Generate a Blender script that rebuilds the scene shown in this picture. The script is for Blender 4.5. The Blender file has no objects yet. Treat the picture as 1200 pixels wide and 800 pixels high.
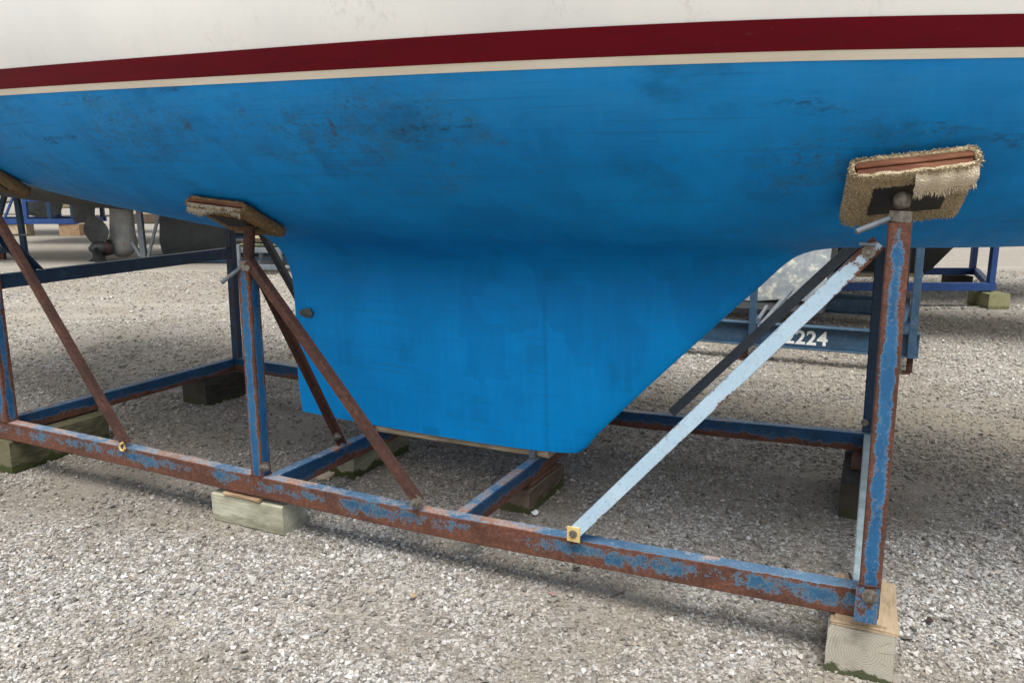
import bpy, bmesh, math, random, bisect
import numpy as np
from mathutils import Vector, Matrix, noise as mnoise
rnd = random.Random(7)
rng = np.random.default_rng(11)
sc = bpy.context.scene
col = sc.collection
R = math.radians

# ------------------------------------------------------------------ frame of the cradle and its boat
ORG = Vector((-2.706, 3.988, 0.0))
YAW = R(-24.963)
FR = Matrix.Translation(ORG) @ Matrix.Rotation(YAW, 4, 'Z')

# ------------------------------------------------------------------ node helpers
class NT:
    def __init__(s, name):
        s.m = bpy.data.materials.new(name); s.m.use_nodes = True
        s.t = s.m.node_tree; s.t.nodes.clear()
        s.out = s.n('ShaderNodeOutputMaterial'); s.b = s.n('ShaderNodeBsdfPrincipled')
        s.l(s.b.outputs[0], s.out.inputs[0])
    def n(s, t, **kw):
        nd = s.t.nodes.new(t)
        for k, v in kw.items(): setattr(nd, k, v)
        return nd
    def l(s, a, b): s.t.links.new(a, b)
    def put(s, sock, v):
        if hasattr(v, 'node'): s.l(v, sock)
        elif isinstance(v, (tuple, list)) and len(v) == 3 and sock.type == 'RGBA': sock.default_value = (*v, 1)
        else: sock.default_value = v
    def obj(s): return s.n('ShaderNodeTexCoord').outputs['Object']
    def pos(s): return s.n('ShaderNodeNewGeometry').outputs['Position']
    def attr(s, name, out='Fac'): return s.n('ShaderNodeAttribute', attribute_name=name).outputs[out]
    def mapv(s, v, scale=(1, 1, 1), loc=(0, 0, 0), rot=(0, 0, 0)):
        m = s.n('ShaderNodeMapping'); s.l(v, m.inputs['Vector'])
        m.inputs['Scale'].default_value = scale; m.inputs['Location'].default_value = loc; m.inputs['Rotation'].default_value = rot
        return m.outputs[0]
    def noise(s, v, scale, detail=4, rough=.55, dist=0, out='Fac'):
        n = s.n('ShaderNodeTexNoise'); s.l(v, n.inputs['Vector'])
        n.inputs['Scale'].default_value = scale; n.inputs['Detail'].default_value = detail
        n.inputs['Roughness'].default_value = rough; n.inputs['Distortion'].default_value = dist
        return n.outputs[out]
    def vor(s, v, scale, out='Distance', feature='F1', metric='EUCLIDEAN', rand=1):
        n = s.n('ShaderNodeTexVoronoi', feature=feature, distance=metric); s.l(v, n.inputs['Vector'])
        n.inputs['Scale'].default_value = scale; n.inputs['Randomness'].default_value = rand
        return n.outputs[out]
    def math(s, op, a, b=None, c=None, clamp=False):
        n = s.n('ShaderNodeMath', operation=op, use_clamp=clamp); s.put(n.inputs[0], a)
        if b is not None: s.put(n.inputs[1], b)
        if c is not None: s.put(n.inputs[2], c)
        return n.outputs[0]
    def step(s, v, a, b, lo=0., hi=1.):
        n = s.n('ShaderNodeMapRange', interpolation_type='SMOOTHSTEP'); s.put(n.inputs['Value'], v)
        n.inputs['From Min'].default_value = a; n.inputs['From Max'].default_value = b
        n.inputs['To Min'].default_value = lo; n.inputs['To Max'].default_value = hi
        return n.outputs[0]
    def mix(s, f, a, b, blend='MIX'):
        n = s.n('ShaderNodeMix', data_type='RGBA', blend_type=blend)
        s.put(n.inputs['Factor'], f); s.put(n.inputs[6], a); s.put(n.inputs[7], b)
        return n.outputs[2]
    def ramp(s, v, stops, interp='LINEAR'):
        n = s.n('ShaderNodeValToRGB'); s.l(v, n.inputs[0]); cr = n.color_ramp; cr.interpolation = interp
        while len(cr.elements) < len(stops): cr.elements.new(.5)
        for e, (p, c) in zip(cr.elements, stops): e.position = p; e.color = (*c, 1)
        return n.outputs[0]
    def sep(s, v):
        n = s.n('ShaderNodeSeparateXYZ'); s.l(v, n.inputs[0]); return n.outputs
    def bump(s, h, strength=.3, dist=.01, prev=None):
        n = s.n('ShaderNodeBump'); s.l(h, n.inputs['Height']); n.inputs['Strength'].default_value = strength
        n.inputs['Distance'].default_value = dist
        if prev: s.l(prev, n.inputs['Normal'])
        return n.outputs[0]
    def fin(s, color, rough=.6, normal=None, metal=0, spec=.4):
        s.put(s.b.inputs['Base Color'], color); s.put(s.b.inputs['Roughness'], rough)
        s.put(s.b.inputs['Metallic'], metal); s.b.inputs['Specular IOR Level'].default_value = spec
        if normal: s.l(normal, s.b.inputs['Normal'])
        return s.m

# ------------------------------------------------------------------ materials
def m_plain(name, c, rough=.6, var=.25, scale=14, metal=0, spec=.4):
    t = NT(name); o = t.obj(); n = t.noise(o, scale, 6, .65)
    k = t.step(n, .3, .7)
    cc = t.mix(k, tuple(x * (1 - var) for x in c), tuple(min(1, x * (1 + var)) for x in c))
    return t.fin(cc, rough, t.bump(t.noise(o, scale * 9, 3), .15, .003), metal, spec)

def m_steel(name, paint=(.045, .145, .39), dark=(.02, .075, .22), halo=(.25, .34, .40), shift=0., scale=1., rustc=None):
    t = NT(name); o = t.obj()
    warp = t.n('ShaderNodeVectorMath', operation='ADD'); t.l(o, warp.inputs[0])
    wn = t.n('ShaderNodeVectorMath', operation='SCALE'); t.l(t.noise(o, 30 * scale, 3, out='Color'), wn.inputs[0]); wn.inputs['Scale'].default_value = .02
    t.l(wn.outputs[0], warp.inputs[1]); v = warp.outputs[0]
    n1 = t.noise(v, 5.5 * scale, 3, .5); n2 = t.noise(v, 26 * scale, 5, .7); n3 = t.noise(v, 130 * scale, 3, .7)
    s = t.math('MULTIPLY_ADD', n1, 1.15, t.math('MULTIPLY_ADD', n2, 1.15, t.math('MULTIPLY', n3, .85)))
    s = t.math('SUBTRACT', s, 1.575)
    r = t.math('ADD', t.math('ADD', s, t.attr('bias')), shift)
    rust = t.step(r, .455, .555)
    hal = t.step(r, .30, .52)
    strk = t.step(t.noise(t.mapv(o, (22, 22, 22)), 1.0, 8, .8), .55, .70)
    rn = t.noise(o, 60, 8, .8)
    a, b, c = rustc or ((.030, .015, .011), (.112, .044, .028), (.24, .105, .058))
    rc = t.ramp(rn, [(.25, a), (.5, b), (.75, c)])
    rc = t.mix(t.step(t.noise(o, 7, 3), .4, .7), rc, t.mix(.5, rc, a))
    pc = t.mix(t.step(t.noise(v, 9, 5, .65), .3, .7), paint, dark)
    pc = t.mix(t.step(n3, .58, .72, 0, .5), pc, halo)
    pc = t.mix(t.math('MULTIPLY', hal, .50), pc, halo)
    pc = t.mix(t.math('MULTIPLY', strk, .45), pc, halo)
    grime = t.step(t.noise(o, 75, 6, .8), .50, .70, 0, .5)
    pc = t.mix(grime, pc, tuple(k * .35 for k in dark))
    cc = t.mix(rust, pc, rc)
    h = t.math('ADD', t.math('MULTIPLY', rust, -.6), t.math('MULTIPLY', t.noise(o, 160, 4, .7), t.math('MULTIPLY_ADD', rust, .8, .15)))
    return t.fin(cc, t.math('MULTIPLY_ADD', rust, .38, .45), t.bump(h, .5, .0025), 0, .35)

def m_wood(name, light, dark, moss=0., rings=True, mossz=.04):
    t = NT(name); o = t.obj(); x, y, z = t.sep(o)
    st = t.mapv(o, (1.2, 14, 14))
    g = t.noise(st, 6, 6, .7, .4)
    big = t.noise(o, 7, 4)
    c = t.mix(t.step(g, .3, .72), dark, light)
    c = t.mix(t.step(t.noise(t.mapv(o, (2, 9, 9)), 5, 6, .75), .56, .70, 0, .5), c, tuple(k * .45 for k in dark))
    c = t.mix(t.step(big, .4, .75, 0, .55), c, tuple(k * .6 for k in dark))
    h = g
    if rings:
        wob = t.noise(o, 12, 3)
        rad = t.math('SQRT', t.math('ADD', t.math('POWER', t.math('ADD', y, .012), 2), t.math('POWER', t.math('SUBTRACT', z, .095), 2)))
        rad = t.math('MULTIPLY_ADD', wob, .018, rad)
        w = t.math('SINE', t.math('MULTIPLY', rad, 760))
        nx = t.n('ShaderNodeNewGeometry').outputs['Normal']
        vt = t.n('ShaderNodeVectorTransform', vector_type='NORMAL', convert_from='WORLD', convert_to='OBJECT'); t.l(nx, vt.inputs[0])
        endf = t.step(t.math('ABSOLUTE', t.sep(vt.outputs[0])[0]), .6, .8)
        ec = t.mix(t.math('MULTIPLY', t.step(w, -.4, .9, 0, .45), t.step(t.noise(o, 16, 3), .3, .6, .25, 1)), tuple(k * .95 for k in light), tuple(k * .8 for k in dark))
        # radial checks
        ang = t.math('ARCTAN2', t.math('SUBTRACT', z, .095), t.math('ADD', y, .012))
        an = t.n('ShaderNodeCombineXYZ'); t.l(t.math('MULTIPLY', ang, 5.0), an.inputs[0]); t.l(t.math('MULTIPLY', rad, 4.0), an.inputs[1])
        ck = t.step(t.noise(an.outputs[0], 2.1, 2, .5), .66, .72)
        ec = t.mix(t.math('MULTIPLY', ck, .7), ec, tuple(k * .3 for k in dark))
        ec = t.mix(t.step(t.noise(o, 22, 5), .5, .75, 0, .4), ec, tuple(k * .55 for k in dark))
        c = t.mix(endf, c, ec)
    if moss:
        mm = t.math('SUBTRACT', t.math('MULTIPLY_ADD', t.noise(o, 18, 4, .6), .09, mossz - .045), z)
        c = t.mix(t.math('MULTIPLY', t.step(mm, -.004, .006), moss), c, t.mix(t.noise(o, 90, 3), (.02, .028, .008), (.05, .065, .016)))
    return t.fin(c, .85, t.bump(h, .45, .004), 0, .2)

def m_blue(keel_light=0.):
    t = NT('blue antifouling paint with painted light' if keel_light else 'blue antifouling paint'); o = t.obj(); x, y, z = t.sep(o)
    n1 = t.noise(o, 1.3, 5, .6); n2 = t.noise(t.mapv(o, (9, 3, 1.6)), 2.2, 5, .65); n3 = t.noise(t.mapv(o, (2, 8, 26)), 2.2, 4, .6)
    A = (.0004, .176, .485); B = (.0005, .246, .655); Cc = (.003, .225, .60)
    c = t.mix(t.step(n1, .3, .7), A, B)
    c = t.mix(t.step(n2, .42, .75, 0, .45), c, Cc)
    c = t.mix(t.step(n3, .5, .8, 0, .30), c, (.001, .140, .36))
    # roller patches: rectangular overlaps of slightly different tone
    pv = t.mapv(o, (5.2, 5.2, 3.1))
    vr = t.sep(t.vor(pv, 1.0, 'Color', metric='CHEBYCHEV'))[0]
    c = t.mix(t.step(vr, .55, .95, 0, .30), c, (.001, .128, .39))
    dr = t.math('MULTIPLY', t.step(t.vor(t.mapv(o, (6, 6, 4.2), (7.7, 0, 3.1)), 1.0, 'Distance', metric='CHEBYCHEV'), .30, .27), t.step(t.sep(t.vor(t.mapv(o, (6, 6, 4.2), (7.7, 0, 3.1)), 1.0, 'Color', metric='CHEBYCHEV'))[2], .62, .70))
    c = t.mix(t.math('MULTIPLY', dr, t.step(t.noise(o, 7, 4), .35, .6, .05, .42)), c, (.001, .135, .36))
    bst = t.noise(t.mapv(o, (38, 8, 2.6)), 1, 5, .7)
    c = t.mix(t.step(bst, .50, .74, 0, .28), c, (.003, .150, .43))
    c = t.mix(t.step(bst, .46, .30, 0, .22), c, (.006, .30, .78))
    wl = t.step(z, 1.26, 1.54)  # faded waterline band, also painting the hull's light gradient into the colour
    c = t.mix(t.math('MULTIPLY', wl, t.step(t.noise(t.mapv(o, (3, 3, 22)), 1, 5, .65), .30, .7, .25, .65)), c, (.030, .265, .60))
    if keel_light: c = t.mix(t.step(z, .84, .50), c, t.mix(1.0, c, (1.0, 1.46, 1.38), 'MULTIPLY'))  # brighter low on the keel: light falling there is painted into the blue
    vr2 = t.sep(t.vor(t.mapv(o, (9, 9, 7), (3.1, 0, 1.7)), 1.0, 'Color', metric='CHEBYCHEV'))[1]
    c = t.mix(t.step(vr2, .72, .8, 0, .12), c, (.006, .27, .70))
    # growth and scuffs left below the waterline: dabs of olive and dark brush marks in a few patches
    up = t.step(z, 1.14, 1.40)
    def blob(cx, cz, rx, rz):
        return t.math('MAXIMUM', t.math('SUBTRACT', 1, t.math('SQRT', t.math('ADD', t.math('POWER', t.math('DIVIDE', t.math('SUBTRACT', x, cx), rx), 2), t.math('POWER', t.math('DIVIDE', t.math('SUBTRACT', z, cz), rz), 2)))), 0)
    bl = t.math('MAXIMUM', blob(.45, 1.40, 1.1, .34), t.math('MAXIMUM', blob(-.6, 1.42, .8, .20), blob(1.9, 1.30, .7, .2)))
    patch = t.math('ADD', t.math('MULTIPLY', bl, .55), t.noise(t.mapv(o, (1, 1, 1.4), (2.2, 0, .4)), 4.5, 5, .62))
    big = t.step(patch, .72, 1.0)
    stroke = t.mapv(o, (46, 46, 95), rot=(0, R(-24), 0))
    dab = t.step(t.noise(stroke, 1, 4, .7, .8), .53, .64)
    film = t.step(t.noise(o, 14, 5, .7), .42, .66)
    c = t.mix(t.math('MULTIPLY', t.math('MULTIPLY', big, film), .38), c, (.040, .095, .10))
    c = t.mix(t.math('MULTIPLY', t.math('MULTIPLY', big, dab), .52), c, (.036, .046, .042))
    olive = t.math('MULTIPLY', t.step(t.noise(o, 9, 4, .65), .60, .70), t.step(patch, .80, 1.0))
    c = t.mix(t.math('MULTIPLY', olive, .68), c, (.058, .056, .036))
    soft = t.step(t.noise(t.mapv(o, (1, 1, 2.2), (5, 1, 0)), 2.6, 6, .68), .50, .72, 0, .50)
    c = t.mix(t.math('MULTIPLY', soft, t.step(z, .9, 1.3)), c, (.002, .085, .22))
    # long oblique scuffs towards the bow
    sv = t.mapv(o, (2.4, 1, 16), rot=(0, R(38), 0))
    sc_ = t.math('MULTIPLY', t.step(t.noise(sv, 1.0, 3, .5), .60, .72), t.step(t.noise(t.mapv(o, (26, 26, 60), rot=(0, R(-20), 0)), 1, 5, .75), .44, .60))
    c = t.mix(t.math('MULTIPLY', sc_, t.math('MULTIPLY', up, .72)), c, (.016, .045, .06))
    # a shallow seam down the keel
    seam = t.math('MULTIPLY', t.step(t.math('ABSOLUTE', t.math('ADD', t.math('SUBTRACT', x, .66), t.math('MULTIPLY', t.noise(o, 3, 2), .02))), .020, .0), t.step(z, .84, .70))
    c = t.mix(t.math('MULTIPLY', seam, .22), c, (.002, .08, .25))
    fine = t.step(t.noise(t.mapv(o, (1.5, 1.5, 120)), 1, 2), .60, .72, 0, .28)
    c = t.mix(fine, c, (.012, .10, .24))
    sp = t.math('MULTIPLY', t.step(t.vor(o, 70, 'Distance'), .10, .04), t.step(t.noise(o, 6, 3), .55, .7))
    c = t.mix(t.math('MULTIPLY', sp, .6), c, (.02, .03, .03))
    h = t.math('ADD', t.math('MULTIPLY', n2, .8), t.math('MULTIPLY', t.noise(t.mapv(o, (60, 60, 14)), 1, 3), .5))
    return t.fin(c, t.step(n2, .3, .7, .55, .70), t.bump(h, .14, .004), 0, .16)

def m_white():
    t = NT('off white gelcoat'); o = t.obj()
    c = t.mix(t.step(t.noise(o, 1.4, 5, .6), .35, .7), (.80, .80, .77), (.72, .725, .71))
    d = t.math('MULTIPLY', t.step(t.noise(o, 3.2, 6, .7), .5, .72), t.step(t.noise(t.mapv(o, (60, 60, 40)), 1, 4, .7), .5, .62))
    c = t.mix(t.math('MULTIPLY', d, .30), c, (.40, .39, .36))
    c = t.mix(t.step(t.noise(t.mapv(o, (1.5, 1.5, .5), rot=(0, .5, 0)), 3.5, 7, .72), .52, .72, 0, .28), c, (.55, .56, .55))
    c = t.mix(t.step(t.noise(t.mapv(o, (26, 26, 1.6)), 1, 4, .65), .6, .75, 0, .18), c, (.50, .47, .40))
    return t.fin(c, .34, t.bump(t.noise(o, 5, 3), .05, .01), 0, .45)

def m_stripe(name, c, c2):
    t = NT(name); o = t.obj()
    cc = t.mix(t.step(t.noise(t.mapv(o, (1.4, 1.4, 14)), 2, 5, .65), .35, .75), c, c2)
    cc = t.mix(t.step(t.noise(t.mapv(o, (24, 24, 60)), 1, 5, .7), .60, .75, 0, .4), cc, tuple(k * .55 + .05 for k in c2))
    return t.fin(cc, .5, None, 0, .12)

def m_ground():
    t = NT('compacted gravel ground'); p = t.pos()
    wv = t.n('ShaderNodeVectorMath', operation='ADD'); t.l(p, wv.inputs[0])
    ws = t.n('ShaderNodeVectorMath', operation='SCALE'); t.l(t.noise(p, 60, 2, out='Color'), ws.inputs[0]); ws.inputs['Scale'].default_value = .006; t.l(ws.outputs[0], wv.inputs[1])
    v = wv.outputs[0]
    r1 = t.sep(t.vor(v, 95, 'Color')); d1 = t.vor(v, 95, 'Distance')
    r2 = t.sep(t.vor(v, 42, 'Color')); d2 = t.vor(v, 42, 'Distance')
    stops = [(0, (.10, .09, .078)), (.3, (.24, .218, .188)), (.62, (.375, .347, .305)), (.86, (.52, .49, .445)), (1, (.70, .68, .65))]
    c1 = t.ramp(r1[0], stops); c2 = t.ramp(r2[0], stops)
    c = t.mix(t.step(r2[1], .62, .66), c1, c2)
    gap_shade = t.step(d1, .35, .75, 0, .55)  # shade between the stones, painted in as darker cell borders
    c = t.mix(gap_shade, c, (.14, .125, .105))
    # worn, dusty tracks and finer brown dirt
    big = t.noise(p, .55, 5, .6); mid = t.noise(p, 2.1, 5, .6)
    dirt = t.step(t.math('MULTIPLY_ADD', mid, .45, big), .62, .84, 0, .8)
    c = t.mix(dirt, c, t.mix(t.noise(p, 120, 4, .7), (.175, .15, .118), (.33, .292, .238)))
    tr = t.math('MULTIPLY', t.step(t.noise(t.mapv(p, (.22, 1.3, 1), (0, .35, 0)), 1.0, 4, .55), .52, .66), .65)
    c = t.mix(tr, c, t.mix(t.noise(p, 150, 3), (.33, .295, .24), (.46, .42, .35)))
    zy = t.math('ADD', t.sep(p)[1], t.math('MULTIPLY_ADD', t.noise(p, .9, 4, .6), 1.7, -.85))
    zone = t.math('MULTIPLY', t.step(zy, 3.05, 3.65), t.step(zy, 6.3, 4.5))  # darker, browner band across the ground by distance
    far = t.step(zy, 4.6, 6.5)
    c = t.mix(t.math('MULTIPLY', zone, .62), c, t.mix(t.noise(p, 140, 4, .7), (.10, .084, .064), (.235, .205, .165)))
    c = t.mix(t.math('MULTIPLY', far, .5), c, t.mix(t.noise(p, 100, 5, .75), (.19, .170, .138), (.375, .343, .29)))
    ty = t.math('ADD', t.math('MULTIPLY_ADD', t.sep(p)[0], .36, -5.85), t.math('MULTIPLY_ADD', t.noise(p, 1.1, 5, .65), 1.5, -.75))
    ty = t.math('ADD', ty, t.sep(p)[1])
    trk = t.math('MULTIPLY', t.step(t.math('ABSOLUTE', ty), .45, .12), t.step(t.sep(p)[0], .2, 1.2))
    c = t.mix(t.math('MULTIPLY', trk, .75), c, t.mix(t.noise(p, 30, 8, .8), (.20, .17, .125), (.34, .30, .235)))
    moss = t.math('MULTIPLY', t.step(t.noise(p, 1.25, 4, .6), .62, .72), t.step(t.noise(p, 40, 4, .7), .42, .6))
    c = t.mix(t.math('MULTIPLY', moss, .55), c, (.10, .098, .045))
    h = t.math('ADD', t.math('MULTIPLY', d1, -.7), t.math('MULTIPLY', d2, -.7))
    return t.fin(c, .9, t.bump(h, .8, .008), 0, .2)

def m_stone():
    t = NT('crushed limestone'); a = t.attr('tone'); b = t.attr('hue')
    c = t.ramp(a, [(0, (.080, .075, .068)), (.2, (.20, .188, .172)), (.5, (.375, .358, .332)), (.8, (.585, .57, .545)), (1, (.82, .81, .79))])
    c = t.mix(t.step(b, .84, .97, 0, .5), c, (.44, .35, .26))
    c = t.mix(t.step(b, .15, .02, 0, .5), c, (.36, .38, .41))
    p = t.pos()
    dirt = t.step(t.math('MULTIPLY_ADD', t.noise(p, 2.1, 5, .6), .45, t.noise(p, .55, 5, .6)), .62, .84, 0, .72)
    c = t.mix(dirt, c, t.mix(a, (.14, .12, .095), (.36, .32, .26)))
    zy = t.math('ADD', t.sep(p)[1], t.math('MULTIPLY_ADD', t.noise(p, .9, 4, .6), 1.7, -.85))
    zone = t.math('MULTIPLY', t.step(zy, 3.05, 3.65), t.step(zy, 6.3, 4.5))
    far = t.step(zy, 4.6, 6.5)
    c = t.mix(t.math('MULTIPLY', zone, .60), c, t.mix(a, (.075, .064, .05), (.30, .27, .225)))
    c = t.mix(t.math('MULTIPLY', far, .4), c, t.mix(a, (.20, .178, .145), (.52, .475, .40)))
    ty = t.math('ADD', t.math('MULTIPLY_ADD', t.sep(p)[0], .36, -5.85), t.math('MULTIPLY_ADD', t.noise(p, 1.1, 5, .65), 1.5, -.75))
    ty = t.math('ADD', ty, t.sep(p)[1])
    trk = t.math('MULTIPLY', t.step(t.math('ABSOLUTE', ty), .45, .12), t.step(t.sep(p)[0], .2, 1.2))
    c = t.mix(t.math('MULTIPLY', trk, .55), c, t.mix(a, (.20, .17, .125), (.40, .36, .29)))
    ms = t.math('MULTIPLY', t.step(t.noise(p, 1.25, 4, .6), .60, .72), t.step(t.noise(p, 40, 4, .7), .45, .62))
    c = t.mix(t.math('MULTIPLY', ms, .5), c, (.14, .135, .065))
    c = t.mix(t.step(t.noise(p, 260, 3, .7), .4, .75, 0, .35), c, (.16, .145, .12))
    return t.fin(c, .85, None, 0, .25)

def m_carpet(name, a, b):
    t = NT(name); o = t.obj()
    c = t.mix(t.step(t.noise(o, 150, 4, .7), .3, .7), a, b)
    c = t.mix(t.step(t.noise(o, 11, 4), .45, .75, 0, .5), c, tuple(k * .45 for k in a))
    return t.fin(c, .95, t.bump(t.vor(o, 190), .9, .005), 0, .1)

def m_mottled():
    t = NT('peeling grey bottom paint'); o = t.obj()
    n = t.noise(o, 10, 6, .7, .3)
    c = t.ramp(n, [(.36, (.27, .30, .32)), (.54, (.37, .40, .41)), (.60, (.66, .66, .54)), (.72, (.74, .74, .68))])
    return t.fin(c, .6, t.bump(n, .3, .01))

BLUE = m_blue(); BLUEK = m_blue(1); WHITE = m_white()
MAROON = m_stripe('maroon boot stripe', (.118, .0015, .008), (.085, .0015, .007))
CREAM = m_stripe('cream line', (.64, .58, .47), (.72, .67, .57))
ST_RAIL = m_steel('rusty blue painted rail', shift=.0, paint=(.026, .104, .195), dark=(.016, .066, .135), halo=(.18, .225, .245))
ST_TOP = m_steel('worn rail top', shift=-.05, paint=(.085, .165, .255), dark=(.05, .112, .19), halo=(.56, .51, .46), rustc=((.12, .06, .04), (.34, .20, .14), (.56, .46, .38)))
ST_BACK = m_steel('blue painted rail with rusty lower edge', paint=(.008, .060, .138), dark=(.006, .036, .086), halo=(.14, .19, .24))
ST_POST = m_steel('blue painted post with rusty edges', scale=1.2, paint=(.016, .104, .235), dark=(.011, .068, .165), halo=(.17, .25, .30), rustc=((.030, .015, .012), (.105, .042, .027), (.22, .095, .055)))
ST_RUST = m_steel('rusted brown brace', shift=.9, rustc=((.024, .012, .010), (.066, .029, .021), (.17, .075, .046)))
ST_PALE = m_steel('pale blue painted brace', paint=(.40, .535, .635), dark=(.345, .48, .59), halo=(.42, .42, .42), shift=-.22, scale=2.0)
ST_DARK = m_steel('dark slate painted brace', paint=(.13, .155, .17), dark=(.095, .115, .13), halo=(.05, .055, .06), shift=-.35)
ST_BLK = m_steel('nearly black steel', paint=(.022, .022, .024), dark=(.015, .015, .017), halo=(.05, .05, .05), shift=.0, rustc=((.016, .010, .009), (.035, .018, .014), (.08, .036, .025)))
ST_NAVY = m_steel('navy painted steel', paint=(.010, .040, .085), dark=(.008, .028, .062), halo=(.10, .13, .18), shift=-.12)
ST_SPLAT = m_steel('paint splattered beam', paint=(.36, .44, .48), dark=(.20, .27, .27), halo=(.60, .54, .30), shift=-.2, scale=1.6)
ST_SLATE = m_steel('slate blue painted steel', paint=(.040, .088, .145), dark=(.025, .058, .10), halo=(.25, .30, .36), shift=-.22)
ST_ROYAL = m_steel('royal blue painted steel', paint=(.018, .062, .215), dark=(.013, .045, .155), halo=(.10, .15, .35), shift=-.25)
ST_GREY = m_steel('grey painted steel', paint=(.16, .18, .20), dark=(.10, .12, .14), halo=(.3, .3, .3), shift=-.2)
YELLOW = m_steel('yellow painted tab', paint=(.62, .46, .19), dark=(.52, .38, .15), halo=(.55, .45, .25), shift=-.1)
BOLT = m_plain('dull zinc bolt', (.19, .17, .145), .5, .4, 60, .5)
PLATE = m_plain('black steel plate', (.012, .011, .010), .6, .4, 20)
BOARD = m_wood('reddish plywood edge', (.26, .115, .065), (.12, .048, .028), rings=False)
CARPET = m_carpet('beige shag carpet', (.66, .55, .37), (.46, .36, .22))
CARPETD = m_carpet('dirty brown carpet', (.36, .25, .14), (.18, .115, .06))
CARPETG = m_carpet('dingy carpet backing', (.42, .37, .29), (.30, .25, .18))
CARPETL = m_carpet('carpet backing', (.76, .67, .52), (.62, .52, .38))
W_GREEN = m_wood('greenish treated timber', (.46, .45, .36), (.28, .27, .19), .25)
W_MOSS = m_wood('mossy timber', (.30, .29, .16), (.17, .17, .085), .5)
W_OLD = m_wood('old olive timber', (.155, .145, .085), (.07, .066, .036), .9)
W_GREY = m_wood('weathered grey timber', (.40, .375, .31), (.25, .225, .175), .9, mossz=.026)
W_GRGR = m_wood('grey green timber', (.27, .265, .20), (.14, .138, .10), .95)
W_BRWN = m_wood('dark brown timber', (.155, .115, .085), (.065, .046, .034), .8)
W_BLACK = m_wood('nearly black timber', (.060, .054, .044), (.022, .020, .016), .5)
W_PALE = m_wood('pale plank', (.50, .42, .30), (.34, .27, .18), rings=False)
W_PLY = m_wood('new plywood', (.44, .345, .235), (.32, .235, .15), rings=False)
W_ORNG = m_wood('orange pine', (.43, .30, .185), (.31, .20, .12), rings=False)
W_RED = m_wood('red brown shim', (.20, .10, .07), (.10, .05, .035), rings=False)
CHAR = m_plain('charcoal antifouling', (.042, .047, .048), .6, .25, 5)
BLACKP = m_plain('black antifouling', (.016, .017, .018), .55, .3, 5)
DGREEN = m_plain('grey green antifouling', (.085, .10, .095), .55, .3, 3)
MOTTLE = m_mottled()
ALU = m_steel('worn grey drive leg', paint=(.30, .31, .30), dark=(.22, .225, .22), halo=(.36, .33, .30), shift=-.18, rustc=((.16, .06, .05), (.24, .10, .08), (.30, .15, .12)))
BRONZE = m_plain('dark tarnished bronze', (.045, .050, .050), .45, .35, 8, .3)
HWHITE = m_plain('white hull paint', (.74, .74, .70), .35, .06, 2)
HCREAM = m_plain('cream hull paint', (.72, .66, .46), .35, .06, 2)
PAPER = m_plain('white paper scrap', (.75, .76, .76), .8, .1)
NUMWHITE = m_plain('white stencil paint', (.75, .75, .70), .7, .12, 30)
ANODE = m_plain('tarnished metal fitting', (.085, .095, .09), .55, .4, 40, .3)

# ------------------------------------------------------------------ object helpers
def tag(o, label=None, cat=None, group=None, kind=None):
    if label: o['label'] = label
    if cat: o['category'] = cat
    if group: o['group'] = group
    if kind: o['kind'] = kind
    return o

def thing(name, label, cat, mat4, group=None):
    o = bpy.data.objects.new(name, None); col.objects.link(o); o.matrix_world = mat4
    o.empty_display_size = .2
    return tag(o, label, cat, group)

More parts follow.
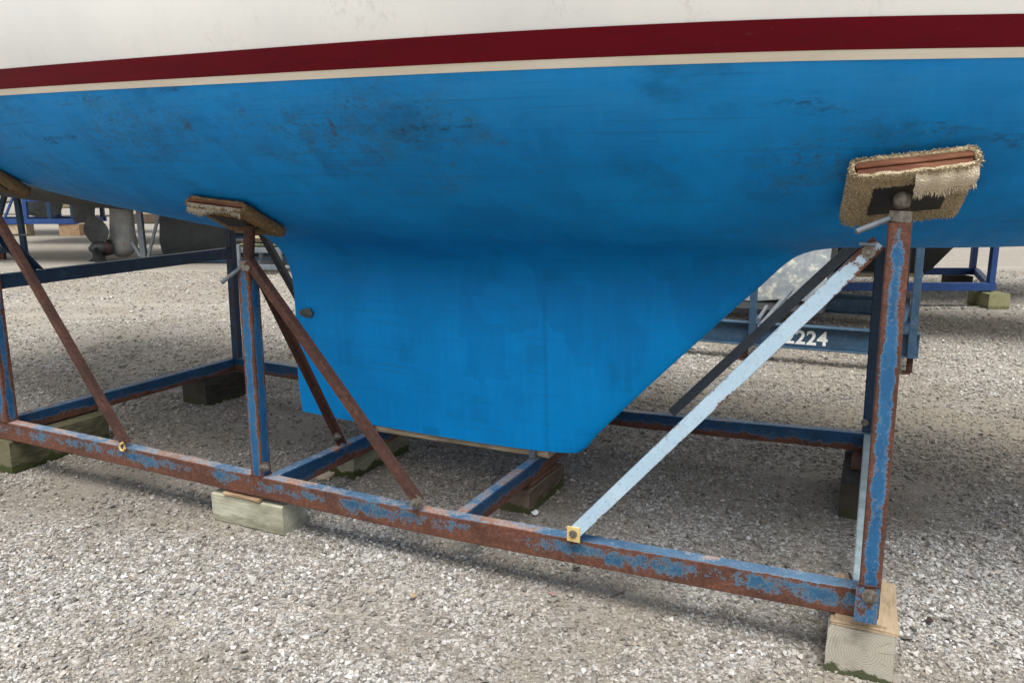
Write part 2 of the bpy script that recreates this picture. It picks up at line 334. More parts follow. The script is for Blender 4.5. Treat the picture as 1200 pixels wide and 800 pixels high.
class MB:
    """collects geometry for one mesh object"""
    def __init__(s): s.v = []; s.f = []; s.bias = []; s.mi = []
    def add(s, vs, fs, bias=None, mi=0):
        k = len(s.v); s.v += [tuple(p) for p in vs]; s.f += [tuple(i + k for i in f) for f in fs]
        s.bias += list(bias) if bias is not None else [.3] * len(vs); s.mi += mi if isinstance(mi, list) else [mi] * len(fs)
        return s
    def beam(s, pts, w, h, up=(0, 0, 1), bias=None, ch=.004, seg=.07, mi=0, top=None):
        """rectangular bar along a polyline; bias(side, frac, dist, total): side 0 left 1 top 2 right 3 bottom; frac 0..1 across"""
        P = [Vector(p) for p in pts]; ups = Vector(up)
        fine = [P[0]]
        for a, b in zip(P, P[1:]):
            n = max(1, int((b - a).length / seg))
            fine += [a.lerp(b, (i + 1) / n) for i in range(n)]
        tot = sum((b - a).length for a, b in zip(fine, fine[1:]))
        D = (P[-1] - P[0]).normalized(); sd = D.cross(ups).normalized(); u = sd.cross(D).normalized()
        loop = []; K = 4   # (x along sd, y along u, side, frac)
        ch = min(ch, w * .2, h * .2)
        for i in range(K + 1): loop.append((w / 2, -h / 2 + ch + (h - 2 * ch) * i / K, 2, i / K))
        for i in range(K + 1): loop.append((w / 2 - ch - (w - 2 * ch) * i / K, h / 2, 1, 1 - i / K))
        for i in range(K + 1): loop.append((-w / 2, h / 2 - ch - (h - 2 * ch) * i / K, 0, 1 - i / K))
        for i in range(K + 1): loop.append((-w / 2 + ch + (w - 2 * ch) * i / K, -h / 2, 3, i / K))
        n = len(loop); vs = []; bs = []; d = 0
        for k, p in enumerate(fine):
            if k: d += (p - fine[k - 1]).length
            for (x, y, sdi, fr) in loop:
                vs.append(p + sd * x + u * y); bs.append(bias(sdi, fr, d, tot) if bias else .3)
        fs = []
        for k in range(len(fine) - 1):
            for i in range(n):
                a, b = k * n + i, k * n + (i + 1) % n
                fs.append((a, b, b + n, a + n))
        mis = [top if (top is not None and K + 1 <= i < 2 * K + 1) else mi for k in range(len(fine) - 1) for i in range(n)] + [mi, mi]
        fs.append(tuple(range(n))[::-1]); m = (len(fine) - 1) * n; fs.append(tuple(range(m, m + n)))
        return s.add(vs, fs, bs, mis)
    def box(s, a, b, bias=None, ch=.003, mi=0):
        a = Vector(a); b = Vector(b); c = (a + b) / 2
        return s.beam([(a.x, c.y, c.z), (b.x, c.y, c.z)], abs(b.y - a.y), abs(b.z - a.z), bias=bias, ch=ch, seg=.1, mi=mi)
    def tube(s, pts, r, n=12, cap=True, bias=None, mi=0):
        P = [Vector(p) for p in pts]; rs = r if isinstance(r, (list, tuple)) else [r] * len(P)
        vs = []; fs = []
        D = (P[-1] - P[0]).normalized(); ref = Vector((0, 0, 1)) if abs(D.z) < .9 else Vector((1, 0, 0))
        for k, p in enumerate(P):
            d = (P[min(k + 1, len(P) - 1)] - P[max(k - 1, 0)]).normalized()
            x = d.cross(ref).normalized(); y = x.cross(d)
            for i in range(n):
                an = 2 * math.pi * i / n; vs.append(p + (x * math.cos(an) + y * math.sin(an)) * rs[k])
        for k in range(len(P) - 1):
            for i in range(n):
                a, b = k * n + i, k * n + (i + 1) % n; fs.append((a, b, b + n, a + n))
        if cap: fs.append(tuple(range(n))[::-1]); m = (len(P) - 1) * n; fs.append(tuple(range(m, m + n)))
        return s.add(vs, fs, [bias if bias is not None else .4] * len(vs), mi)
    def prism(s, outline, axis_pt, thick, mi=0, bias=.3, bulge=0):
        """outline [(x,z)] in the local x-z plane, extruded along y around axis_pt, optionally bulged like a foil"""
        n = len(outline); ox, oy, oz = axis_pt
        vs = [(ox + x, oy - thick / 2, oz + z) for x, z in outline] + [(ox + x, oy + thick / 2, oz + z) for x, z in outline]
        fs = [(i, (i + 1) % n, (i + 1) % n + n, i + n) for i in range(n)]
        cx = sum(p[0] for p in outline) / n; cz = sum(p[1] for p in outline) / n
        for sgn, base in ((-1, 0), (1, n)):
            k = len(vs); m = .6
            for x, z in outline: vs.append((ox + cx + (x - cx) * m, oy + sgn * (thick / 2 + bulge * .75), oz + cz + (z - cz) * m))
            vs.append((ox + cx, oy + sgn * (thick / 2 + bulge), oz + cz))
            for i in range(n):
                j = (i + 1) % n
                q = (base + i, base + j, k + j, k + i); tq = (k + i, k + j, k + n)
                fs += [q, tq]
        return s.add(vs, fs, [bias] * len(vs), mi)
    def build(s, name, mats, parent=None, smooth=False, offset=(0, 0, 0), label=None, angle=None):
        ox, oy, oz = offset
        me = bpy.data.meshes.new(name)
        me.from_pydata([(x - ox, y - oy, z - oz) for x, y, z in s.v], [], s.f)
        a = me.attributes.new('bias', 'FLOAT', 'POINT'); a.data.foreach_set('value', s.bias)
        for m in (mats if isinstance(mats, (list, tuple)) else [mats]): me.materials.append(m)
        me.polygons.foreach_set('material_index', s.mi)
        bm = bmesh.new(); bm.from_mesh(me); bmesh.ops.recalc_face_normals(bm, faces=bm.faces); bm.to_mesh(me); bm.free()
        if smooth: me.polygons.foreach_set('use_smooth', [True] * len(me.polygons))
        if angle: me.set_sharp_from_angle(angle=R(angle))
        o = bpy.data.objects.new(name, me); col.objects.link(o)
        if parent: o.parent = parent
        if label: o['label'] = label
        return o

# ------------------------------------------------------------------ hull shape (cradle frame: u along the boat, v away, z up)
def itp(x, xs, ys):
    if x <= xs[0]: return ys[0]
    if x >= xs[-1]: return ys[-1]
    i = bisect.bisect(xs, x) - 1
    def sl(k):
        if k == 0: return (ys[1] - ys[0]) / (xs[1] - xs[0])
        if k == len(xs) - 1: return (ys[-1] - ys[-2]) / (xs[-1] - xs[-2])
        return (ys[k + 1] - ys[k - 1]) / (xs[k + 1] - xs[k - 1])
    h = xs[i + 1] - xs[i]; t = (x - xs[i]) / h
    return (ys[i] * (2 * t**3 - 3 * t * t + 1) + h * sl(i) * (t**3 - 2 * t * t + t) + ys[i + 1] * (-2 * t**3 + 3 * t * t) + h * sl(i + 1) * (t**3 - t * t))
ZC = ([-2.4, -1.1, -.3, .1, .68, 1.3, 2.0, 2.7, 3.4, 3.9, 4.6, 5.4, 6.2, 6.7, 7.3], [1.96, 1.64, 1.475, 1.397, 1.318, 1.245, 1.215, 1.222, 1.24, 1.263, 1.29, 1.37, 1.58, 1.83, 2.45])
ZW = ([-2.4, .8, 2.3, 3.2, 3.85, 4.4, 7.3], [1.93, 1.86, 1.825, 1.812, 1.806, 1.805, 1.82])
BW = ([-2.4, -1, .86, 2.3, 3.18, 3.85, 4.41, 5.2, 6.0, 6.7, 7.3], [.55, .93, 1.20, 1.30, 1.28, 1.18, 1.0, .68, .32, .06, .02])
ZS = 2.85; CV = .85
def half(u, z):
    zc = itp(u, *ZC); zw = itp(u, *ZW); b = itp(u, *BW)
    t = (z - zc) / (ZS - zc)
    if t <= 0: return 0.
    tw = max((zw - zc) / (ZS - zc), .06)
    g = lambda t: (1 - (1 - min(t, 1))**4)**.56
    return b / g(tw) * g(t)
def zat(u, y):
    lo = itp(u, *ZC); hi = ZS
    for _ in range(40):
        m = (lo + hi) / 2
        if half(u, m) < y: lo = m
        else: hi = m
    return lo
def hnorm(u, z):
    e = .01; h = half(u, z)
    return Vector((-(half(u + e, z) - half(u - e, z)) / 2 / e, -1, -(half(u, z + e) - half(u, z - e)) / 2 / e)).normalized()

# ------------------------------------------------------------------ the sailboat
BO = (2.15, CV, .275)
boat = thing('sailboat', 'sailboat with bright blue bottom paint, maroon stripe and white topsides standing on the rusty cradle', 'sailboat', FR @ Matrix.Translation(BO))
US = list(np.concatenate([np.linspace(-2.4, 0, 17)[:-1], np.linspace(0, 5, 61)[:-1], np.linspace(5, 7.3, 22)]))
rows_n = 26; L1 = .022; L2 = .091
def levels(u):
    zc = itp(u, *ZC); zw = max(itp(u, *ZW), zc + .004)
    lv = [zc + (zw - zc) * (i / rows_n)**1.9 for i in range(rows_n + 1)]
    base = max(zw, zc + .01); top = ZS
    lv += [base + L1, base + L2] + [base + L2 + max(top - base - L2, .01) * k / 10 for k in range(1, 11)]
    return lv
hb = MB(); nl = rows_n + 13
for sgn in (-1, 1):
    vs = []; fs = []; mi = []
    for u in US:
        for z in levels(u): vs.append((u, CV + sgn * half(u, z), z))
    for i in range(len(US) - 1):
        for j in range(nl - 1):
            a = i * nl + j; fs.append((a, a + 1, a + nl + 1, a + nl)); mi.append(0 if j < rows_n else 1)
    k = len(hb.v); hb.add(vs, fs); hb.mi[-len(mi):] = mi
# transom
a0 = list(range(0, nl)); n2 = len(US) * nl; b0 = list(range(n2, n2 + nl))
hb.f.append(tuple(a0 + b0[::-1])); hb.mi.append(1)
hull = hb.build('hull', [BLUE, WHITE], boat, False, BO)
bm = bmesh.new(); bm.from_mesh(hull.data); bmesh.ops.remove_doubles(bm, verts=bm.verts, dist=.0008); bmesh.ops.recalc_face_normals(bm, faces=bm.faces); bm.to_mesh(hull.data); bm.free()
hull.data.polygons.foreach_set('use_smooth', [True] * len(hull.data.polygons)); hull.data.set_sharp_from_angle(angle=R(50))
def band(name, z0, z1, mat, off):
    b = MB()
    for sgn in (-1, 1):
        vs = []; fs = []
        for u in US:
            zw = max(itp(u, *ZW), itp(u, *ZC) + .004); base = max(zw, itp(u, *ZC) + .01)
            for q in (0, .5, 1):
                z = base + z0 + (z1 - z0) * q; n = hnorm(u, z)
                vs.append((u + n.x * off, CV + sgn * (half(u, z) - n.y * off), z + n.z * off))
        for i in range(len(US) - 1):
            for j in range(2): fs.append((i * 3 + j, i * 3 + j + 1, i * 3 + j + 4, i * 3 + j + 3))
        b.add(vs, fs)
    return b.build(name, mat, boat, True, BO)
band('waterline_stripe', -.001, L1, CREAM, .0015)
band('boot_stripe', L1 - .0005, L2, MAROON, .0022)
# deck and cabin, above the picture
d = MB(); vs = []; fs = []
for u in US:
    h = half(u, ZS)
    vs += [(u, CV - h * .985, ZS - .02), (u, CV, ZS + .03), (u, CV + h * .985, ZS - .02)]
for i in range(len(US) - 1):
    for j in range(2): fs.append((i * 3 + j, i * 3 + j + 1, i * 3 + j + 4, i * 3 + j + 3))
d.add(vs, fs); d.build('deck', WHITE, boat, True, BO)
c = MB(); c.beam([(.8, CV, ZS + .19), (4.6, CV, ZS + .15)], 1.5, .38, ch=.06); c.build('cabin', WHITE, boat, False, BO)
# keel
TE = ([.255, .475, .81, .995, 1.08, 1.13, 1.17, 1.21, 1.25, 1.30], [1.315, 1.295, 1.30, 1.294, 1.275, 1.25, 1.215, 1.16, 1.09, .98])
LE = ([.25, .275, .30, .37, .625, .85, 1.03, 1.10, 1.161, 1.218, 1.241, 1.254, 1.262, 1.28], [2.90, 2.945, 2.975, 3.025, 3.257, 3.47, 3.642, 3.713, 3.769, 3.832, 3.877, 3.924, 3.972, 4.10])
def foil(x): return 5 * (.2969 * math.sqrt(x) - .126 * x - .3516 * x * x + .2843 * x**3 - .1036 * x**4)
NX = 44; xs = [.5 - .5 * math.cos(math.pi * i / NX) for i in range(NX + 1)]
ZT = 1.02; zk = [.275 + (ZT - .275) * i / 22 for i in range(23)]
def kh(x, z): return (.15 + .06 * max(0, (z - .3)) / .8) * foil(x) + .010 * x + .0005
kb = MB()
for sgn in (-1, 1):
    vs = []; fs = []; nr = 0
    grid = []
    for z in zk:
        grid.append([(itp(z, *LE) * (1 - x) + itp(z, *TE) * x, CV + sgn * kh(x, z), z) for x in xs])
    for k in range(1, 13):
        s_ = k / 12; row = []
        for x in xs:
            y0 = kh(x, ZT); wf = .44 * (math.sin(math.pi * min(max(x, 0), 1)))**.6 + .004
            z = ZT + (1.26 - ZT) * s_
            for _ in range(4):          # the row's height and its place along the raked edges settle together
                u = itp(z, *LE) * (1 - x) + itp(z, *TE) * x
                zb = max(zat(u, y0 + .002), ZT + .02); zc_ = zat(u, y0 + wf) + .004
                z = (1 - s_)**2 * ZT + 2 * s_ * (1 - s_) * zb + s_ * s_ * zc_
            y = (1 - s_)**2 * y0 + 2 * s_ * (1 - s_) * y0 + s_ * s_ * (y0 + wf)
            row.append((u, CV + sgn * y, z))
        grid.append(row)
    n = NX + 1
    for row in grid: vs += row
    for j in range(len(grid) - 1):
        for i in range(NX): fs.append((j * n + i, j * n + i + 1, (j + 1) * n + i + 1, (j + 1) * n + i))
    kb.add(vs, fs)
m = len(kb.v) // 2; n = NX + 1
kb.f += [(i, i + 1, m + i + 1, m + i) for i in range(NX)]; kb.mi += [0] * NX
nrow = len(zk) + 12
for j in range(nrow - 1):
    for e in (0, NX): kb.f.append((j * n + e, (j + 1) * n + e, m + (j + 1) * n + e, m + j * n + e)); kb.mi.append(0)
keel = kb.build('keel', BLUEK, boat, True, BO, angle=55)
an = MB(); ol = [(-.05, -.004), (-.03, -.016), (0, -.026), (.03, -.024), (.046, 0), (.03, .024), (0, .026), (-.03, .016), (-.05, .004)]
an.prism(ol, (1.392, .822, .835), .016, bulge=.005); an.build('keel_fitting', ANODE, boat, True, BO, angle=40)

# ------------------------------------------------------------------ the cradle
CO = (2.1, .85, 0)
cr = thing('boat_cradle', 'rusty blue steel boat cradle with carpeted pads holding up the big blue sailboat', 'boat cradle', FR @ Matrix.Translation(CO))
def cb(name, mb, mat, **k): return mb.build(name, mat, cr, offset=CO, **k)
def prof(tbl): return lambda u: itp(u, *tbl)
ZF = prof(([-.1, 0, .9, 1.72, 2.55, 3.27, 4.22, 4.3], [.281, .28, .271, .257, .248, .259, .28, .281]))
ZB = prof(([-.1, 0, 1.4, 2.8, 3.5, 4.2, 4.3], [.281, .28, .252, .241, .257, .28, .281]))
def b_front(side, fr, d, tot):
    q = d / tot
    if side == 1: return .48 if q < .74 else .22
    if side in (0, 2):
        low = .95 - max(0, q - .62) * .4; mid = .56 - max(0, q - .66) * .75; top = .50 - max(0, q - .70) * .35
        v = low + (mid - low) * min(1, fr / .45) if fr < .45 else mid + (top - mid) * (fr - .45) / .55
        return v + (.25 if fr > .97 else 0)
    return .9
def b_back(side, fr, d, tot):
    if side in (0, 2): return .95 - .95 * min(1, fr / .72) + (.2 if fr > .97 else 0)
    return .40 if side == 1 else .9
def b_post(side, fr, d, tot):
    e = abs(fr - .5) * 2; q = d / tot
    return .10 + .78 * e**1.7 + max(0, q - .70) * 1.3 + (.25 if q < .02 else 0)
def rail(zf, vc, w, h, b): 
    pts = [(u, vc, zf(u) - h / 2) for u in np.linspace(-.06, 4.225, 18)]
    return MB().beam(pts, w, h, bias=b, top=1)
cb('rail', rail(ZF, .03, .06, .095, b_front), [ST_RAIL, ST_TOP])
cb('rail', rail(ZB, 1.73, .06, .09, b_back), [ST_BACK, ST_TOP])
cb('end_beam', MB().beam([(-.045, .061, .234), (-.045, 1.699, .234)], .06, .088, bias=b_back), ST_BACK)
cb('end_beam', MB().beam([(4.170, .061, .234), (4.170, 1.699, .234)], .05, .088, bias=lambda s, f, d, t: .1 if s == 1 else .6), ST_SPLAT, label='side beam splattered with pale, yellow and teal paint')
xb1 = cb('cross_beam', MB().beam([(1.80, .061, .208), (1.80, .85, .19), (1.80, 1.699, .205)], .055, .088, bias=b_back, top=1), [ST_BACK, ST_TOP])
xb2 = cb('cross_beam', MB().beam([(2.735, .061, .202), (2.735, .85, .188), (2.735, 1.699, .198)], .05, .088, bias=lambda s, f, d, t: b_back(s, f, d, t) + .15, top=1), [ST_BACK, ST_TOP])
# posts: (u, v, z0, z1, width, material)
cb('post', MB().beam([(4.196, -.037, .228), (4.183, -.037, 1.402)], .060, .066, up=(0, 1, 0), bias=b_post), ST_POST)
cb('post', MB().beam([(1.752, .033, .2575), (1.752, .033, 1.155)], .062, .062, up=(0, 1, 0), bias=lambda s, f, d, t: b_post(s, f, d, t) - .14), ST_POST)
cb('post', MB().beam([(.022, .033, .281), (.022, .033, 1.46)], .066, .066, up=(0, 1, 0), bias=lambda s, f, d, t: b_post(s, f, d, t) + .15), ST_POST)
cb('post', MB().beam([(4.166, 1.765, .281), (4.150, 1.745, 1.42)], .062, .062, up=(0, 1, 0), bias=lambda s, f, d, t: .05), ST_NAVY)
cb('post', MB().beam([(-.018, 1.733, .281), (-.005, 1.733, 1.47)], .055, .055, up=(0, 1, 0), bias=lambda s, f, d, t: b_post(s, f, d, t) - .2), ST_NAVY)
cb('post', MB().beam([(1.752, 1.733, .2525), (1.752, 1.733, 1.18)], .062, .062, up=(0, 1, 0), bias=b_post), ST_NAVY)
cb('upper_beam', MB().beam([(0.0, .067, 1.012), (-.01, 1.704, 1.037)], .05, .074, bias=lambda s, f, d, t: .28 + (.2 if f < .15 else 0)), ST_NAVY)
# stub plate, bolts
sp = MB().box((4.158, -.080, .215), (4.222, -.0735, .335), bias=lambda s, f, d, t: .52); cb('foot_plate', sp, ST_POST)
def bolt(p, d, r=.017, l=.02, name='bolt'):
    p = Vector(p); d = Vector(d).normalized()
    b = MB().tube([p, p + d * .004], r * 1.45, 16).tube([p + d * .004, p + d * l * .75], r, 6).tube([p + d * l * .75, p + d * l * 1.5], r * .5, 10)
    return cb(name, b, BOLT)
bolt((4.196, -.0803, .305), (0, -1, 0), .015, .012)
bolt((1.783, .02, 1.172), (.4, -1, 0), .022, .03)
bolt((2.575, -.002, .288), (0, -1, 0), .018, .03)
bolt((1.7835, .02, .30), (1, -.3, 0), .016, .022)
bolt((1.806, .50, .30), (1, -.2, .1), .013, .02)
bolt((4.112, -.034, 1.318), (-.2, -1, 0), .013, .008)
bolt((4.143, 1.713, .335), (0, -1, 0), .012, .01)
# braces: angle iron
def angle(a, b, w, mat, name='brace', bias=None, t=.006, face=(0, 1, 0)):
    a = Vector(a); b = Vector(b); D = (b - a).normalized(); f = Vector(face); f = (f - D * f.dot(D)).normalized(); s_ = D.cross(f).normalized()
    if s_.z > 0: s_ = -s_
    m = MB().beam([a, b], t, w, up=s_, bias=bias, ch=.0015)
    off = s_ * (-w / 2 + t / 2) + f * (w / 2 + t / 2)
    m.beam([a + off, b + off], w, t, up=s_, bias=bias, ch=.0015)
    return cb(name, m, mat)
be = lambda s, f, d, t: .10 + .50 * (abs(f - .5) * 2)**3 + (.55 if d > t - .10 else 0)
angle((3.232, -.022, .285), (4.135, -.030, 1.343), .046, ST_PALE, bias=be)
angle((3.165, 1.715, .262), (4.135, 1.715, 1.338), .05, ST_DARK, bias=lambda s, f, d, t: .1)
angle((.072, -.008, 1.49), (.938, -.006, .285), .032, ST_RUST)
angle((1.785, -.008, 1.195), (2.578, -.006, .280), .033, ST_RUST)
angle((.02, 1.725, 1.56), (.862, 1.725, .285), .038, ST_BLK)
angle((1.765, .07, 1.13), (1.795, .535, .246), .032, ST_RUST, face=(1, 0, 0))
angle((-.005, .07, 1.30), (-.005, .285, 1.045), .05, ST_NAVY, face=(1, 0, 0))
# yellow tabs
cb('tab', MB().box((3.214, -.030, .262), (3.262, -.024, .318), bias=lambda s, f, d, t: .25), YELLOW, label='square yellow bolt tab at the foot of the pale brace')
bolt((3.238, -.0305, .293), (0, -1, 0), .010, .009)
yt = MB().tube([(.945, -.012, .300), (.930, -.014, .292), (.924, -.016, .275), (.932, -.016, .262), (.948, -.016, .262), (.956, -.015, .275), (.952, -.013, .292)], .006, 8); cb('clip', yt, YELLOW, label='small yellow ring clip at the brace foot')
cb('cap_plate', MB().box((4.085, -.045, 1.335), (4.128, -.012, 1.343)), ST_GREY)
# rubber spacer and clip under the keel
cb('spacer', MB().box((2.715, .770, .236), (2.745, .7965, .276)), ST_DARK)
cb('spacer', MB().box((1.775, .770, .238), (1.825, .7965, .276)), ST_DARK)

def weld(a, b, r=.0042):
    q = random.Random(int(a[0] * 991 + a[1] * 77 + a[2] * 13)); a = Vector(a); b = Vector(b); n = max(4, int((b - a).length / .005))
    m = MB().tube([a.lerp(b, i / n) + Vector((q.gauss(0, .0007), q.gauss(0, .0007), q.gauss(0, .0007))) for i in range(n + 1)], [r * q.uniform(.7, 1.25) for _ in range(n + 1)], 7)
    return cb('weld', m, ST_RUST, smooth=True)
for u in (1.7725, 1.8275): weld((u, .0615, .166), (u, .0615, .251), .004)
for u in (2.710, 2.760): weld((u, .0615, .160), (u, .0615, .245), .004)
weld((1.720, .0015, ZF(1.75) + .002), (1.784, .0015, ZF(1.75) + .002)); weld((1.7835, .004, ZF(1.75) + .002), (1.7835, .062, ZF(1.75) + .002))
weld((-.012, -.0005, .2815), (.055, -.0005, .2815)); weld((.0555, .002, .2815), (.0555, .064, .2815))
weld((4.158, -.0815, .336), (4.222, -.0815, .336), .003); weld((4.135, .1, .2425 + .036), (4.1445, .061, .278), .003)
def hull_pad(ctr, ex, ey, w, l, cmat, tufts, plate=(.17, .12), flap=None, seedv=0, dangle=None, T=.058):
    q = random.Random(seedv)
    ex = Vector(ex).normalized(); ey = Vector(ey); ey = (ey - ex * ey.dot(ex)).normalized(); n = ex.cross(ey).normalized()
    if n.z > 0: n = -n
    C0 = Vector(ctr); P = lambda x, y, d: C0 + ex * x + ey * y + n * d
    e = .009; kT = T / .058
    bd = MB()
    for d0, d1, dx in ((.0095, .0275, 0), (.0295, .0485, .004)):
        d0 *= kT; d1 *= kT; mid = (d0 + d1) / 2
        bd.beam([P(-w / 2 + .014 + dx, 0, mid), P(w / 2 - .014 - dx, 0, mid)], l - .004 - dx * 2, d1 - d0, up=n, ch=.002)
    pad = cb('hull_pad', bd, BOARD)
    # carpet wrapped round the boards, open at top and bottom
    def ring(hw, d0, d1, K=7):
        r = (d1 - d0) / 2; out = []
        for i in range(13): out.append((-hw + r + (2 * hw - 2 * r) * i / 12, d0))
        for i in range(1, K): a = -math.pi / 2 + math.pi * i / K; out.append((hw - r + r * math.cos(a), (d0 + d1) / 2 + r * math.sin(a)))
        for i in range(13): out.append((hw - r - (2 * hw - 2 * r) * i / 12, d1))
        for i in range(1, K): a = math.pi / 2 + math.pi * i / K; out.append((-hw + r + r * math.cos(a), (d0 + d1) / 2 + r * math.sin(a)))
        return out
    ro = ring(w / 2, 0, T); ri = ring(w / 2 - e, e, T - e); n_ = len(ro); M = 12
    vs = []; fs = []
    jit = [[q.uniform(-.004, .006) for _ in range(n_)] for _ in range(2)]
    for j in range(M + 1):
        for i, (x, d_) in enumerate(ro):
            y = -l / 2 + l * j / M + (jit[0][i] if j == 0 else jit[1][i] if j == M else 0)
            vs.append(P(x, y, d_ + (q.uniform(-.0015, .0025) if d_ > T * .6 else 0)))
    k = len(vs)
    for j in (0, M):
        for i, (x, d_) in enumerate(ri): vs.append(P(x, -l / 2 + l * j / M + jit[0 if j == 0 else 1][i], d_))
    for j in range(M):
        for i in range(n_): fs.append((j * n_ + i, j * n_ + (i + 1) % n_, (j + 1) * n_ + (i + 1) % n_, (j + 1) * n_ + i))
    for i in range(n_):
        i2 = (i + 1) % n_
        fs.append((i, i2, k + i2, k + i)); fs.append((M * n_ + i, M * n_ + i2, k + n_ + i2, k + n_ + i))
        fs.append((k + i, k + i2, k + n_ + i2, k + n_ + i))
    cm = MB().add(vs, fs)
    def tuft(p, dr, ln, wd):
        dr = (dr + Vector((q.gauss(0, .35), q.gauss(0, .35), q.gauss(0, .35)))).normalized()
        a = dr.orthogonal().normalized() * wd; b = dr.cross(a).normalized() * wd
        tip = p + dr * ln + Vector((0, 0, -ln * .2))
        mid = p + dr * ln * .6
        cm.add([p + a, p - a * .5 + b * .87, p - a * .5 - b * .87, mid + a * .9, mid - a * .45 + b * .8, mid - a * .45 - b * .8, tip],
               [(0, 1, 4, 3), (1, 2, 5, 4), (2, 0, 3, 5), (3, 4, 6), (4, 5, 6), (5, 3, 6)])
    per = []
    for i in range(n_):
        a = Vector((ro[i][0], ro[i][1])); b = Vector((ro[(i + 1) % n_][0], ro[(i + 1) % n_][1])); per.append((a, b, (b - a).length))
    for _ in range(tufts):
        y = q.uniform(-l / 2, l / 2)
        a, b, _l = q.choices(per, [p[2] * (.12 if p[0].y < .001 else 1) for p in per])[0]
        pt = a.lerp(b, q.random()); nd = Vector((b.y - a.y, -(b.x - a.x))).normalized()
        if nd.dot(Vector((pt.x * .2, pt.y - T / 2))) < 0: nd = -nd
        if nd.y < -.5: nd = Vector((0, -.1)); 
        if abs(pt.x) < plate[0] / 2 and abs(y + .0) < plate[1] / 2 and pt.y > T * .9: continue
        tuft(P(pt.x, y, pt.y), ex * nd.x + n * nd.y, q.uniform(.004, .0095), q.uniform(.0016, .0028))
    if tufts:
        for _ in range(tufts // 9):      # fringes along both open ends
            s_ = q.choice((-1, 1)); i = q.randrange(n_); x, d_ = ro[i]
            x += q.uniform(-.01, .01)
            tuft(P(max(-w / 2, min(w / 2, x)), s_ * l / 2, d_), ey * s_ + n * .3, q.uniform(.006, .014), q.uniform(.0013, .0022))
    cm.build('carpet', cmat, pad, True, CO)
    pl = MB().beam([P(-plate[0] / 2, 0, T + .004), P(plate[0] / 2, 0, T + .004)], plate[1], .006, up=n, ch=.001); pl.build('plate', PLATE, pad, False, CO)
    if flap:
        x0, x1, ln = flap; fm = MB(); vs = []; fs = []; NXF = 18; NYF = 6
        for j in range(NYF + 1):
            for i in range(NXF + 1):
                x = x0 + (x1 - x0) * i / NXF; s_ = j / NYF
                y = l / 2 + .006 * math.sin(s_ * math.pi) - ln * s_ * (.75 + .25 * math.sin(i / NXF * 3.0 + .3)) + (q.uniform(-.004, .004) if j == NYF else 0)
                dd = T - .004 + .028 * math.sin(min(1, s_ * 1.25) * math.pi * .62) + .004 * math.sin(i * .9)
                vs.append(P(x, y, dd))
        for j in range(NYF):
            for i in range(NXF):
                a = j * (NXF + 1) + i; fs.append((a, a + 1, a + NXF + 2, a + NXF + 1))
        fm.add(vs, fs); cm = fm
        for _ in range(150):
            i = q.randrange(NXF); p0 = Vector(vs[NYF * (NXF + 1) + i]).lerp(Vector(vs[NYF * (NXF + 1) + i + 1]), q.random())
            tuft(p0, -ey * .7 + n * .6, q.uniform(.008, .020), q.uniform(.0018, .0030))
        fm.build('carpet_flap', CARPETL, pad, True, CO)
    if dangle:
        x0, x1, ln = dangle; fm = MB(); vs = []; fs = []; NXF = 18; NYF = 4
        for j in range(NYF + 1):
            for i in range(NXF + 1):
                x = x0 + (x1 - x0) * i / NXF; s_ = j / NYF
                p0 = P(x, l / 2 + .004 + .003 * math.sin(i), T * .68) + Vector((0, -.004 * s_, -ln * s_ * (.8 + .3 * math.sin(i * .35 + .4)) + (q.uniform(-.004, .003) if j == NYF else 0)))
                vs.append(p0)
        for j in range(NYF):
            for i in range(NXF):
                a = j * (NXF + 1) + i; fs.append((a, a + 1, a + NXF + 2, a + NXF + 1))
        fm.add(vs, fs); cm = fm
        for _ in range(160):
            i = q.randrange(NXF); p0 = Vector(vs[NYF * (NXF + 1) + i]).lerp(Vector(vs[NYF * (NXF + 1) + i + 1]), q.random())
            tuft(p0, Vector((0, -.3, -1)), q.uniform(.006, .014), q.uniform(.0015, .0028))
        fm.build('carpet_flap', CARPETG, pad, True, CO)
    return P, T
def on_hull(u, v): return Vector((u, v, zat(u, CV - v)))
def screw(a, b, r, collar=None, handle=None):
    s_ = MB().tube([a, b], r, 12); o = cb('jack_screw', s_, ST_RUST, smooth=True, angle=40)
    if collar: 
        c0, c1, rr = collar; MB().tube([c0, c1], rr, 6).build('collar', BOLT, o, False, CO)
    if handle:
        MB().tube([handle[0], handle[1]], .0085, 10).build('handle', ST_GREY, o, True, CO, angle=40)
# pad on the near right post
P, T = hull_pad(on_hull(4.186, .030), (.306, .050, .034), (.050, -.27, .16), .312, .272, CARPET, 7500, (.19, .15), flap=(.0, .15, .075), seedv=3)
screw((4.182, -.037, 1.4025), P(-.01, -.005, T + .007), .022, ((4.182, -.037, 1.4025), (4.183, -.036, 1.432), .033), ((4.155, -.055, 1.412), (4.075, -.105, 1.376)))
sb_ = MB().tube([(4.183, -.033, 1.436 + .052 * k / 8) for k in range(9)], [.012 + .011 * math.sin(math.pi * k / 8)**.6 for k in range(9)], 16); cb('ball_joint', sb_, BOLT, smooth=True, angle=40)
# pad on the near middle post
P, T = hull_pad(on_hull(1.69, .065), (.293, .015, -.026), (.006, -.27, .115), .295, .275, CARPETD, 2600, (.17, .12), seedv=5, dangle=(-.14, .13, .034), T=.044)
screw((1.752, .033, 1.1555), P(.06, -.02, T + .007), .024, ((1.752, .033, 1.1557), (1.752, .033, 1.196), .036), ((1.75, .01, 1.175), (1.69, -.06, 1.108)))
# pad on the near stern post
P, T = hull_pad(on_hull(.03, .10), (.29, .03, -.06), (.0, -.26, .15), .29, .27, CARPETD, 600, seedv=6)
screw((.045, .033, 1.4605), P(0, -.02, T + .007), .022)
